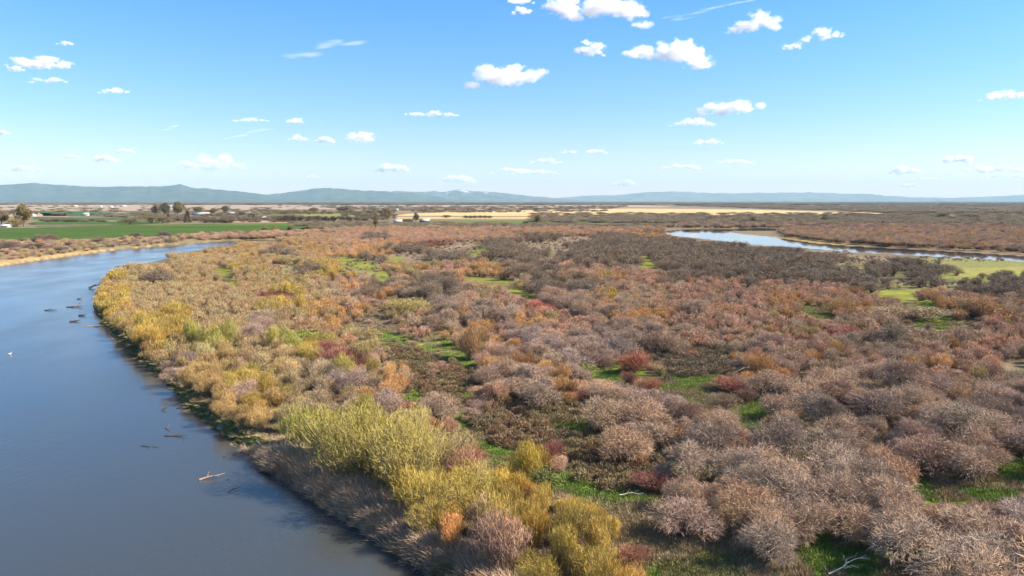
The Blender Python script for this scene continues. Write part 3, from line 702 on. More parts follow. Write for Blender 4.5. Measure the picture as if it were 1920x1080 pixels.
for i in range(len(x)):
    if s[i] < .35: continue
    c = chr(cd[i]); f = random.uniform(.6, 1.4); p_ = (x[i], y[i], z[i]-.02)
    dry = fbm(x[i:i+1]/4+90, y[i:i+1]/4, 3)[0]
    if c == 'G' and dry < .60: G_pos.append(p_); G_scl.append((f, f, f)); G_col.append(tone((.165,.27,.03) if 640 < py[i] < 830 else (.13,.245,.022), .2))
    elif c in 'Gg' and (dry < .45): G_pos.append(p_); G_scl.append((f, f, f)); G_col.append(tone((.14,.165,.04), .2))
    elif c in 'Ggb' or (c in 'hmYokt' and random.random() < .35): D_pos.append(p_); D_scl.append((f, f, f*1.1)); D_col.append(tone(random.choice([(.31,.245,.13), (.24,.20,.10), (.28,.20,.13)]), .15))
scatter('green_grass', [crown_mesh('grass_tuft', tuft(600+i, 46, .035, .30, .42), M_twig_i) for i in range(3)], G_pos, [(0, 0, random.uniform(0, 6.28)) for _ in G_pos], G_scl, G_col, 'fresh green grass of the openings between the shrubs', 'grass')
scatter('dry_grass', [crown_mesh('dry_tuft', tuft(620+i, 46, .030, .40, .40, droop=.4), M_twig_i) for i in range(3)], D_pos, [(0, 0, random.uniform(0, 6.28)) for _ in D_pos], D_scl, D_col, 'dry straw grass lying between the shrubs', 'grass')
# reed bed along the shore; tufts lean towards the water
x, y = inwedge(500000, 46, 175); m = (x < 5); x, y = x[m], y[m]; s1 = sdist(W1, x, y); m = (s1 > .1) & (s1 < 7.5); x, y, s1 = x[m], y[m], s1[m]
z = height(x, y, s1); px, py = project(x, y, z); e = .4
gxs = (sdist(W1, x+e, y) - sdist(W1, x-e, y)); gys = (sdist(W1, x, y+e) - sdist(W1, x, y-e)); ang = np.arctan2(-gys, -gxs)
B_pos, B_scl, B_col, B_rot = [], [], [], []; seen = {}
for i in range(len(x)):
    if py[i] < 560: continue
    big = py[i] > 845 and s1[i] < (4.4 if py[i] < 1010 else 3.2)
    key = (int(x[i]/.42), int(y[i]/.42)) if big else (int(x[i]/.8), int(y[i]/.8), 1)
    if key in seen: continue
    seen[key] = 1
    if big:
        f = random.uniform(.75, 1.25)*(1.0 if s1[i] > .8 else .8)
        S_pos.append((x[i], y[i], z[i]-.05)); S_scl.append((f, f, f)); S_rot.append((0, 0, ang[i] + random.gauss(0, .45))); S_col.append(tone(random.choice([(.56,.40,.28), (.52,.36,.26), (.56,.43,.28)]), .12))
    elif s1[i] < 3.6 and random.random() < .75:
        f = random.uniform(.5, 1.1); g = random.random()
        B_pos.append((x[i], y[i], z[i]-.03)); B_scl.append((f*1.3, f*1.3, f)); B_rot.append((0, 0, ang[i] + random.gauss(0, .6)))
        B_col.append(tone((.43,.36,.20) if g < .28 + .3*(py[i] > 760) else ((.10,.13,.025) if g < .75 else (.22,.19,.07)), .15))
scatter('reed_bed', [crown_mesh('reed_tuft', tuft(640+i, 60, .042, 1.6, .26, lean=(.38, 0), droop=.38), M_twig_i) for i in range(4)], S_pos, S_rot, S_scl, S_col, 'buff dry reeds bending over the water along the lower bank', 'reeds')
scatter('bank_grass', [crown_mesh('bank_tuft', tuft(660+i, 50, .035, .70, .28, lean=(.5, 0), droop=.6), M_twig_i) for i in range(4)], B_pos, B_rot, B_scl, B_col, 'cream and moss-green grass tufts along the shelf of the river bank', 'grass')
# ------------------------------------------------------------------ far trees
def tree_parts(seed, kind):
    r = np.random.default_rng(seed)
    if kind == 'conifer':
        nb = 1500; z = r.uniform(.06, 1, nb); a = r.uniform(0, 6.283, nb); rad = (1-z)*.36*r.uniform(.3, 1, nb)**.5*(1+.25*np.sin(z*40))
        P = np.stack([np.cos(a)*rad, np.sin(a)*rad, z], 1); d = unit(np.stack([np.cos(a), np.sin(a), -.25+0*a], 1) + r.normal(size=(nb, 3))*.3)
        V, q, t = blades(P, d*.10*r.uniform(.6, 1.2, (nb, 1)), r.normal(size=(nb, 3))*.01, .035*r.uniform(.6, 1.3, nb), r)
        st = [(np.array([[0, 0, -.02], [0, 0, .4], [0, 0, .97]]), [.03, .02, .005])]
    else:
        nl = 16; c = sph(nl, r)*np.array([.32, .32, .30])*r.uniform(.5, 1.05, (nl, 1)); c[:, 2] += .62; lr = r.uniform(.10, .19, nl)
        nb = 2600; wh = r.integers(0, nl, nb); s_ = sph(nb, r); P = c[wh] + s_*(lr[wh]*r.uniform(.4, 1, nb)**.5)[:, None]
        d = unit(s_*.5 + r.normal(size=(nb, 3))*.6 + np.array([0, 0, .35]))
        V, q, t = blades(P, d*.07*r.uniform(.6, 1.3, (nb, 1)), r.normal(size=(nb, 3))*.01, .026*r.uniform(.6, 1.3, nb), r)
        st = [(wiggle((0, 0, -.02), (.01, 0, .5), 5, .012, r), np.linspace(.035, .018, 5))]
        for i in range(nl): st.append((wiggle((0, 0, r.uniform(.22, .48)), c[i], 5, .015, r), np.linspace(.016, .004, 5)))
    return V, q, t, np.repeat(r.uniform(0, 1, nb), 5), np.tile([.8, .8, .9, .9, 1.], nb), tubes(st)
TG = {'cottonwood': [tree_parts(700+i, 'c') for i in range(4)], 'conifer': [tree_parts(720+i, 'conifer') for i in range(2)]}
TC = {k: [(crown_mesh('crown', g, M_twig), stem_mesh('trunk', g)) for g in v] for k, v in TG.items()}
TC['shrub'] = [(CROWN['hawthorn'][i], STEMS['hawthorn'][i]) for i in range(4)]
OLV, GRN, TAN, DRK, GLD, YGR = (.19,.165,.05), (.10,.125,.045), (.24,.19,.11), (.075,.075,.045), (.33,.22,.03), (.26,.25,.05)
def far_tree(px, py, w, h, kind, col, label, group=None):
    x, y = ground(px, py, 1.2); d = math.hypot(math.hypot(x, y), CAMZ)
    nm = {'cottonwood': 'cottonwood_tree', 'conifer': 'conifer_tree', 'shrub': 'bank_shrub'}[kind]
    root = bpy.data.objects.new(nm, None); C.objects.link(root)
    cm, tm = random.choice(TC[kind])
    for part, me in (('crown', cm), ('stems' if kind == 'shrub' else 'trunk', tm)):
        ch = bpy.data.objects.new(part, me); C.objects.link(ch); ch.parent = root; ch.color = (*tone(col, .08), 1)
    ww = w*d/F/(.95 if kind != 'conifer' else .75); root.location = (x, y, 1.15); root.scale = (ww, ww, h*d/F/.97); root.rotation_euler[2] = random.uniform(0, 6.28)
    return tag(root, label, 'shrub' if kind == 'shrub' else 'tree', group)
far_tree(45,425,34,32,'cottonwood',OLV,'olive cottonwood beside the gold shrub at the green field')
far_tree(30,425.5,28,13,'shrub',GLD,'bright gold shrub at the foot of the olive cottonwood')
far_tree(3,425,22,26,'cottonwood',TAN,'tan cottonwood at the very edge of the green fields beside white roofs')
far_tree(296,407,22,22,'cottonwood',TAN,'brownish cottonwood at the river-side end of the farm grove')
far_tree(312,408,24,23,'cottonwood',DRK,'darkest cottonwood in the farm grove')
far_tree(334,406,30,23,'cottonwood',OLV,'largest olive cottonwood in the farm grove')
far_tree(352,418,15,20,'conifer',DRK,'dark conifer standing before the farm grove')
far_tree(316,414,9,12,'conifer',DRK,'small dark conifer under the farm grove')
far_tree(372,402,22,14,'cottonwood',OLV,'low olive cottonwood behind the long white farm building')
far_tree(400,402,20,10,'cottonwood',OLV,'low rounded tree between long farm building and dark tree')
far_tree(423,403,17,17,'cottonwood',GRN,'dense dark green tree beside the long tan shed')
far_tree(453,408,16,10,'cottonwood',GRN,'rounded green tree in front of white-roofed shed')
far_tree(467,413,7,9,'conifer',DRK,'first dark conifer beside the small grey farmhouse')
far_tree(476,413,8,10,'conifer',DRK,'taller dark conifer beside the small white farmhouse')
far_tree(245,421,30,14,'shrub',OLV,'olive rounded shrub on the back edge of the green field')
far_tree(285,419,26,15,'shrub',OLV,'wide olive shrub next to the farm grove')
far_tree(306,419,22,14,'shrub',OLV,'olive shrub touching the dark conifer')
for i, (a, w_) in enumerate(((385,22),(402,20),(420,24))): far_tree(a,418,w_,9,'shrub',DRK,['dark hedge bush behind the green field near the white gable','middle dark hedge bush behind the green field','dark hedge bush in the brown field behind the green crop'][i],'hedge bushes behind the green field')
for i in range(12):
    far_tree(520+i*15,416+.1*i,20,10+random.uniform(-1, 2),'cottonwood',(.115,.105,.045),'dark olive tree in the straight hedgerow behind the brown strip','hedgerow trees')
far_tree(705,434,11,36,'cottonwood',OLV,'tall slim cottonwood alone before the hedgerow end')
far_tree(727,416,30,23,'cottonwood',TAN,'broad grey-tan tree at the end of the hedgerow')
far_tree(780,417,18,16,'cottonwood',OLV,'olive tree between the two riverside farmhouses')
far_tree(765,418,22,9,'shrub',DRK,'dark bush in front of the white-roofed farmhouse')
far_tree(1008,423,15,21,'cottonwood',OLV,'lone olive tree on the near edge of the green strip')
far_tree(985,423,12,9,'shrub',DRK,'dark bush beside the lone olive tree'); far_tree(1020,423,14,7,'shrub',DRK,'low dark bush on the inland side of the lone olive tree')
far_tree(590,399,30,9,'cottonwood',TAN,'wide brown grove tree behind white farm sheds'); far_tree(645,399,38,11,'cottonwood',TAN,'widest brown grove tree on the pale plain')
for i in range(6): far_tree(873+i*9,409.5,11,6,'shrub',DRK,'dark shrub in the short hedge crossing the straw field','hedge shrubs in the straw field')
far_tree(836,408.5,16,6,'shrub',DRK,'dark shrub standing alone in the straw field')
far_tree(1413,417,13,11,'cottonwood',YGR,'yellow-green tree on the scrub plain behind the side channel'); far_tree(1546,416,16,10,'cottonwood',YGR,'brightest yellow-green tree on the scrub plain')
far_tree(1480,417,14,7,'cottonwood',OLV,'olive tree between the two yellow-green plain trees'); far_tree(1770,409,30,7,'cottonwood',OLV,'low wide olive tree far out on the scrub plain'); far_tree(1825,409,24,6,'cottonwood',OLV,'low olive tree beyond the wide one on the scrub plain')
for i, (a, h_, w_) in enumerate(((497,12,15),(517,12,15),(545,13,14),(582,13,12),(597,11,9))):
    far_tree(a,437-.25*i,w_,h_,'cottonwood',YGR if i > 2 else (.25,.20,.07),['tan-yellow tree first along the far river bank','tan-yellow tree second along the far river bank','olive-yellow tree at the middle of the far bank row','yellow-green tree late in the far bank row','slim yellow-green tree ending the far bank row'][i],'trees along the far river bank')
for a, b, w_, h_, t_ in ((85,454,34,15,'biggest dark shrub at the lower edge of the green field'),(20,470,40,16,'wide grey shrub on the outer far bank'),(70,471,34,14,'grey shrub on the far bank below the biggest dark shrub'),(110,474,26,11,'grey shrub close to the sandy far bank edge'),
    (255,448,20,11,'dark shrub between green field and far bank'),(307,447,24,14,'taller dark shrub between green field and far bank'),(185,456,26,9,'low dark shrub in the dry far bank grass'),(172,468,18,7,'small brown shrub at the top of the sandy bank'),(237,459,16,6,'little brown shrub on the sandy bank bend')):
    far_tree(a,b,w_,h_,'shrub',(.17,.125,.10),t_,'shrubs on the far river bank')
# ------------------------------------------------------------------ farm buildings
M_white = simple('white_paint', (.55,.54,.51), .7, 2., .06); M_tanw = simple('tan_siding', (.50,.38,.20), .8, 2., .08); M_grey = simple('grey_siding', (.34,.34,.34), .8, 2., .08)
M_roofw = simple('pale_metal_roof', (.48,.48,.47), .5, 1., .06); M_roofd = simple('dark_roof', (.09,.085,.08), .9, 2., .1); M_dark = simple('dark_siding', (.07,.06,.055), .8, 2., .1)
M_door = simple('brown_door', (.16,.08,.05), .7); M_glass = simple('window_glass', (.03,.035,.045), .15, spec=.5)
def boxm(name, x0, x1, y0, y1, z0, z1, mat):
    V = [(x, y, z) for z in (z0, z1) for y in (y0, y1) for x in (x0, x1)]
    return mesh_np(name, V, [np.array([[0,2,3,1],[4,5,7,6],[0,1,5,4],[2,6,7,3],[0,4,6,2],[1,3,7,5]])], mats=[mat])
def building(name, px, py, wpx, hpx, wm, rm, label, cat, rot=0., nwin=3):
    x, y = ground(px, py, 1.2); d = math.hypot(x, y); W = wpx*d/F; H = max(hpx*d/F, 3.2); D = min(max(7, W*.6), 14)
    root = bpy.data.objects.new(name, None); C.objects.link(root); root.location = (x, y, 1.2); root.rotation_euler[2] = rot; tag(root, label, cat, 'farm buildings on the plain')
    h = H*.55; a, b = W/2, D/2
    V = [(-a,-b,0),(a,-b,0),(a,b,0),(-a,b,0),(-a,-b,h),(a,-b,h),(a,b,h),(-a,b,h),(-a,0,H-.15),(a,0,H-.15)]
    link('wall', mesh_np('wall', V, [np.array([[0,1,5,4],[2,3,7,6]]), np.array([[1,2,6,9,5],[3,0,4,8,7]])], mats=[wm]), root)
    o = .5; e = h - o*(H-h)/b
    V = [(-a-o,-b-o,e),(a+o,-b-o,e),(a+o,0,H),(-a-o,0,H),(a+o,b+o,e),(-a-o,b+o,e)]; V += [(p[0], p[1], p[2]+.22) for p in V]
    link('roof', mesh_np('roof', V, [np.array([[3,2,1,0],[5,4,2,3],[6,7,8,9],[9,8,10,11],[0,1,7,6],[4,5,11,10],[1,2,8,7],[2,4,10,8],[3,0,6,9],[5,3,9,11]])], mats=[rm]), root)
    link('door', boxm('door', -.6, .6, -b-.06, -b+.02, 0, min(2.1, h*.85), M_door), root)
    for i in range(nwin):
        t = -a + W*(i+.5)/nwin
        if abs(t) < 1.4: t = 2.2
        link('window', boxm('window', t-.6, t+.6, -b-.05, -b+.02, h*.4, h*.8, M_glass), root)
    return root
building('farmhouse',161,404.5,9,4.6,M_white,M_roofw,'small white farmhouse beside dark bushes in the far green field','house',.3)
building('farmhouse',62,405.5,6,3.5,M_white,M_roofw,'tiny white house beyond the olive cottonwood','house',-.2,2)
building('shed',9,426.5,14,4.5,M_grey,M_roofw,'white-roofed shed at the tan cottonwood','shed',.1)
building('farm_building',379,405,24,6,M_white,M_roofw,'long white farm building in front of the farm grove','farm building',.05,6)
building('barn',437,402,19,4.2,M_tanw,M_roofw,'long tan barn beside the dense dark green tree','barn',0,4)
building('shed',464,402,11,4,M_white,M_roofw,'white-roofed shed next to the long tan barn','shed',.1)
building('farmhouse',407,415,6,6.5,M_white,M_roofd,'white gabled farmhouse with a dark roof behind the hedge','house',1.2,2)
building('farmhouse',495,411.5,9,5,M_white,M_roofw,'small white farmhouse by the taller conifer','house',-.2,2)
building('farmhouse',465,411.5,6,4,M_grey,M_roofw,'small grey farmhouse beside the first dark conifer','house',.5,2)
building('farmhouse',609,399.5,13,4,M_white,M_roofw,'wide white farmhouse before the brown grove trees','house',0,4)
building('shed',660,398.3,5,3,M_white,M_roofw,'first of two little white sheds by the widest grove tree','shed',0,2)
building('shed',665.5,398.2,5,3,M_white,M_roofw,'second little white shed by the widest grove tree','shed',.2,2)
building('farmhouse',746,418.5,15,6.5,M_dark,M_roofw,'dark-walled farmhouse with white roof at the hedgerow end','house',.1,3)
building('farmhouse',797,417,18,6.5,M_dark,M_roofw,'dark-walled house with wide white roof nearest the river thicket','house',-.1,4)
building('barn',140,387.3,8,2.4,M_tanw,M_roofw,'pale barn far out on the ploughed belt','barn',0,2)
building('barn',189,388.6,4,2.6,M_white,M_roofw,'small white barn on the ploughed belt','barn',.3,2)
building('barn',208,389,6,2.2,M_white,M_roofw,'white long barn in the middle of the ploughed belt','barn',0,2)
building('barn',231,387.3,10,2,M_grey,M_roofw,'grey wide barn on the ploughed belt','barn',0,3)
building('barn',321,387,9,2.2,M_white,M_roofw,'white barn peeping out behind the farm grove','barn',0,2)
building('farmhouse',694,398.5,4,3,M_white,M_roofw,'tiny white house on the far pale plain','house',0,1)
building('farmhouse',744,394.5,6,3,M_white,M_roofw,'distant white house in scrub beyond the straw field','house',0,1)
# irrigation line on wheels
x, y = ground(212, 402, 1.2); x2, y2 = ground(192, 402.5, 1.2); x3, y3 = ground(236, 402, 1.2)
ir = bpy.data.objects.new('irrigation_line', None); C.objects.link(ir); ir.location = (x, y, 1.45); tag(ir, 'long pale wheeled irrigation line across the far green field', 'irrigation line')
pts = [(x2-x + (x3-x2)*t, y2-y + (y3-y2)*t, 3.4 + .5*math.sin(t*6*math.pi)**2) for t in np.linspace(0, 1, 25)]
V, Q = tubes([(pts, [.35]*25)], 6); link('pipe', mesh_np('pipe', V, [Q], mats=[M_roofw]), ir)
for t in np.linspace(0, 1, 7):
    c = np.array([x2-x + (x3-x2)*t, y2-y + (y3-y2)*t, 0]); V, Q = tubes([([c+(0, 2, 0), c+(0, 0, 3.4)], [.14, .14]), ([c-(0, 2, 0), c+(0, 0, 3.4)], [.14, .14])], 5)
    link('tower', mesh_np('tower', V, [Q], mats=[M_roofw]), ir)
# ------------------------------------------------------------------ driftwood and dead branches
def branch(name, px, py, wpx, mat, label, cat, seed, ang=0., rise=.12, twigs=4, thick=.05, z=0.02, group=None):
    r = np.random.default_rng(seed); x, y = ground(px, py, z); d = math.hypot(math.hypot(x, y), CAMZ); Lm = wpx*d/F
    pts = wiggle((-Lm/2, 0, 0), (Lm/2, 0, rise*Lm), 7, Lm*.035, r); rad = np.linspace(thick*Lm, thick*.25*Lm, 7)
    ps = [(pts, rad)]
    for i in range(twigs):
        s_ = pts[2 + i % 4]; dr = unit(np.array([[r.uniform(.2, 1), r.normal()*.8, abs(r.normal())*.5]]))[0]
        ps.append((wiggle(s_, s_ + dr*Lm*r.uniform(.18, .4), 5, Lm*.03, r), np.linspace(thick*.45*Lm, thick*.1*Lm, 5)))
    V, Q = tubes(ps, 6)
    o = link(name, mesh_np(name, V, [Q], mats=[mat], smooth=True)); o.location = (x, y, z + thick*Lm*.3); o.rotation_euler[2] = ang
    return tag(o, label, cat, group)
DW = 'driftwood in the river'
branch('driftwood_log',398,896,40,M_drift2,'brown log floating slantwise on the open water, the longest one','driftwood',1,.5,.1,2,.045,group=DW)
branch('driftwood_snag',440,921,20,M_drift,'tangled snag just riverward of the reed bed','driftwood',2,.2,.35,7,.05,group=DW)
branch('driftwood_branch',330,818,40,M_drift,'curved thin branch low in the water below a small stump','driftwood',3,-.1,.05,4,.03,group=DW)
branch('driftwood_stump',316,803,8,M_drift,'small upright stump in the water above the curved branch','driftwood',4,1.3,.9,2,.2,group=DW)
branch('sunken_branch',282,838,36,M_drift,'long sunken branch barely breaking the surface','driftwood',5,-.25,.02,2,.02,group=DW)
branch('driftwood_stump',308,769,7,M_drift,'round dark stump alone off the mossy bank','driftwood',6,.3,.5,1,.3,group=DW)
branch('driftwood_log',338,765,12,M_drift,'short dark log touching the mossy bank','driftwood',7,.2,.1,1,.1,group=DW)
branch('driftwood_twig',424,857,10,M_drift,'small dark twig afloat off the cream grass bank','driftwood',8,.2,.4,3,.06,group=DW)
branch('driftwood_twig',443,853,12,M_drift,'forked twig afloat closer to the cream grass bank','driftwood',9,.2,.3,4,.06,group=DW)
branch('driftwood_branch',500,888,36,M_drift,'dark branch lying in the water against the first reeds','driftwood',10,-.5,.08,3,.05,group=DW)
branch('driftwood_twig',430,900,9,M_drift,'tiny twig between the longest log and the tangled snag','driftwood',17,.1,.4,3,.06,group=DW)
branch('driftwood_log',96,582,20,M_drift,'thin log farthest out from the point of the bend','driftwood',11,0,.05,1,.05,group=DW)
branch('driftwood_log',140,576,26,M_drift,'thin long log pointing at the bend beside a pinkish root','driftwood',12,0,.04,1,.045,group=DW)
branch('driftwood_root',148,574,9,M_drift2,'pinkish root rising at the end of a thin log','driftwood',13,.4,.7,4,.12,group=DW)
branch('driftwood_log',155,592,12,M_drift,'short thick log below the pinkish root','driftwood',14,0,.1,1,.12,group=DW)
branch('driftwood_branch',141,603,16,M_drift,'crooked branch in the water off the gravel tip','driftwood',15,.3,.1,3,.08,group=DW)
branch('driftwood_twig',150,561,9,M_drift,'little twig behind the pinkish root','driftwood',16,.1,.2,2,.1,group=DW)
branch('driftwood_root',182,540,24,M_drift,'black upturned roots hanging off the outer bend','driftwood',18,.3,.3,6,.07,group=DW)
branch('driftwood_log',228,499,20,M_drift2,'pale log stranded on the upper shore of the bend','driftwood',19,.25,.02,0,.05,.1,group=DW)
branch('driftwood_post',780,1073,8,M_drift,'short dark post standing in the water below the reeds','driftwood',20,.4,1.4,1,.25,group=DW)
branch('white_log',452,803,12,M_dead,'short bleached white log lying on the mossy bank','log',21,2.1,.05,1,.14,.75)
branch('dead_branch',945,655,44,M_dead,'bleached fallen branch in front of the rounded orange willow','dead branch',22,.5,.35,5,.017,1.6)
branch('dead_branch',1402,696,48,M_dead,'bleached twisted branches beside the red dogwood on the slope','dead branch',23,.1,.3,7,.015,1.8)
branch('dead_branch',1588,1070,70,M_dead,'white dead limb arching out of the lowest grass','dead branch',24,.3,.3,6,.016,1.3)
branch('dead_branch',648,716,60,M_dead,'pale dead twigs sticking up from the straw willows','dead branch',25,-.3,.3,9,.014,3.2)
branch('dead_branch',1185,926,46,M_dead,'thin bleached branches lying on the grass by the crimson-tipped dogwood','dead branch',26,.2,.02,5,.018,1.3)
branch('dead_branch',1080,790,16,M_dead,'small pale curved branch poking out of the rose thicket','dead branch',27,1.9,.7,2,.04,1.6)
# gravel tip of the bend
r = np.random.default_rng(5); x, y = ground(176, 612, 0.0); V = []; a = np.linspace(0, 2*np.pi, 28, endpoint=False)
ringk = [(1.0, -.25), (.8, .05), (.45, .13), (0.05, .16)]
for k, h_ in ringk:
    for t in a: V.append((x + math.cos(t)*3.6*k*(1+.2*math.sin(3*t)), y - math.sin(t)*1.3*k*(1+.25*math.cos(2*t)) - 2.0*math.cos(t)*k*.4, h_))
Q = [(i*28+j, i*28+(j+1) % 28, (i+1)*28+(j+1) % 28, (i+1)*28+j) for i in range(3) for j in range(28)]
gb = link('gravel_bar', mesh_np('gravel_bar', V, [np.array(Q)], mats=[simple('gravel', (.20,.17,.15), .9, 6., .25)], smooth=True)); tag(gb, kind='structure')
# white waterbird: one continuous skinned body
def bird():
    x, y = ground(18, 665, 0.0); bm = bmesh.new(); sk = bm.verts.layers.skin.verify()
    ch = [((-.34,0,.14),.035),((-.2,0,.11),.10),((0,0,.10),.15),((.17,0,.12),.11),((.25,0,.24),.045),((.24,0,.36),.036),((.28,0,.43),.05),((.36,0,.42),.02),((.43,0,.40),.009)]
    vs = [bm.verts.new(p) for p, _ in ch]
    for v, (_, q) in zip(vs, ch): v[sk].radius = (q, q)
    for u, v in zip(vs, vs[1:]): bm.edges.new((u, v))
    vs[2][sk].use_root = True
    me = bpy.data.meshes.new('waterbird'); bm.to_mesh(me); bm.free(); o = link('waterbird', me, mat=M_white)
    o.modifiers.new('skin', 'SKIN'); sb = o.modifiers.new('sub', 'SUBSURF'); sb.levels = 2; sb.render_levels = 2
    o.location = (x, y, 0); o.rotation_euler[2] = .4; o.scale = (1.15,)*3
    tag(o, 'white waterbird resting alone on the open river', 'bird')
bird()
# ------------------------------------------------------------------ mountains
def mountains(label_i, prof, dist, depth, col, snow, zbase=-20):
    prof = np.array(prof, float); n = 420; m = 26
    pxv = np.linspace(prof[0, 0], prof[-1, 0], n); top = np.interp(pxv, prof[:, 0], prof[:, 1]); top = top - 2.6*(fbm(pxv/14 + label_i*9, pxv*0, 4) - .5)*np.clip((377-top)/12, 0, 1)
    V = []; r0 = label_i*37.
    for j in range(m):
        t = j/(m-1); dd = dist + depth*t
        xr = (pxv-960)/F*dd
        Hc = (HOR - top)/F*(dist + depth*.55) + CAMZ
        sh = np.clip(np.where(t < .55, (t/.55)**.9, 1 - (t-.55)/.45*.8), 0, 1)
        rg = 1 - np.abs(2*fbm(xr/2600 + r0, np.full(n, dd/2600), 5) - 1); rg2 = fbm(xr/700 + r0, np.full(n, dd/900), 4)
        k = sh*(.62 + .45*rg*(1 if t < .5 or t > .6 else 1)) + .10*(rg2-.5)*min(1, t*6)
        if abs(t-.55) < .5/(m-1)+.001: k = 1 + .07*(rg2-.5)
        z = Hc*np.minimum(k, 1.03)
        if j == 0: z = np.full(n, zbase)
        V.append(np.stack([xr, np.full(n, dd), z], 1))
    V = np.concatenate(V); I = np.arange(n*m).reshape(m, n)
    Q = np.stack([I[:-1, :-1], I[:-1, 1:], I[1:, 1:], I[1:, :-1]], -1).reshape(-1, 4)
    mt, nt, b = newmat('mountain_forest'); b.inputs['Roughness'].default_value = .95; b.inputs['Specular IOR Level'].default_value = .05
    geo = N(nt, 'ShaderNodeNewGeometry'); nz = N(nt, 'ShaderNodeTexNoise'); nz.inputs['Scale'].default_value = .0022; nz.inputs['Detail'].default_value = 8
    nt.links.new(geo.outputs['Position'], nz.inputs['Vector'])
    c = mixc(nt, nz.outputs[0], [v*.1 for v in col], [v*2.4 for v in col])
    sx = N(nt, 'ShaderNodeSeparateXYZ'); nt.links.new(geo.outputs['Position'], sx.inputs[0])
    sn = math_n(nt, 'MULTIPLY_ADD', nz.outputs[0], 900, -450); sn = math_n(nt, 'ADD', sx.outputs[2], sn)
    mr = N(nt, 'ShaderNodeMapRange'); mr.inputs[1].default_value = snow; mr.inputs[2].default_value = snow + 90; nt.links.new(sn, mr.inputs[0]); mr.inputs[4].default_value = .6
    c = mixc(nt, mr.outputs[0], c, (.75,.76,.78)); nt.links.new(c, b.inputs['Base Color'])
    o = link('mountain_range', mesh_np('mountain_range', V, [Q], mats=[mt], smooth=True)); tag(o, kind='structure'); return o
mountains(1, [(-600,352),(-200,345),(0,348),(40,346),(75,343),(105,346),(150,349),(200,351),(250,350),(300,350),(330,349),(345,346),(365,353),(400,354),(450,359),(490,364),(530,368),(580,374),(620,379)], 20000, 5000, (.045,.060,.040), 690)
mountains(2, [(430,379),(490,367),(520,364),(560,358),(600,353),(625,353),(660,356),(700,358),(750,361),(800,366),(850,373),(900,379)], 23000, 4500, (.05,.065,.042), 900)
mountains(3, [(640,370),(700,361),(750,359),(800,360),(840,359),(866,355.5),(890,359),(920,360),(960,363),(1000,368),(1050,372),(1100,377)], 29000, 5000, (.07,.08,.055), 490)
mountains(4, [(950,378),(1050,371),(1100,367),(1150,366),(1200,361),(1215,360),(1260,359),(1290,360),(1330,363),(1400,362),(1500,361),(1560,362),(1640,365),(1700,370),(1780,371),(1850,369),(1890,367),(1920,364),(2100,360),(2500,366)], 36000, 6000, (.09,.10,.07), 900)
# ------------------------------------------------------------------ air
def hazebox():
    me = boxm('haze', -70000, 70000, -4000, 50000, -60, 1500, None) if False else None
    V = [(x, y, z) for z in (-60., 1250.) for y in (-3000., 46000.) for x in (-60000., 60000.)]
    m = bpy.data.materials.new('haze_air'); m.use_nodes = True; nt = m.node_tree; nt.nodes.clear()
    out = nt.nodes.new('ShaderNodeOutputMaterial'); v = nt.nodes.new('ShaderNodeVolumePrincipled')
    v.inputs['Color'].default_value = (.42, .67, .86, 1); v.inputs['Density'].default_value = HAZE; v.inputs['Anisotropy'].default_value = 0.0
    nt.links.new(v.outputs[0], out.inputs['Volume'])
    o = link('haze', mesh_np('haze', V, [np.array([[0,2,3,1],[4,5,7,6],[0,1,5,4],[2,6,7,3],[0,4,6,2],[1,3,7,5]])], mats=[m])); tag(o, kind='stuff')
HAZE = 2.3e-5
hazebox()
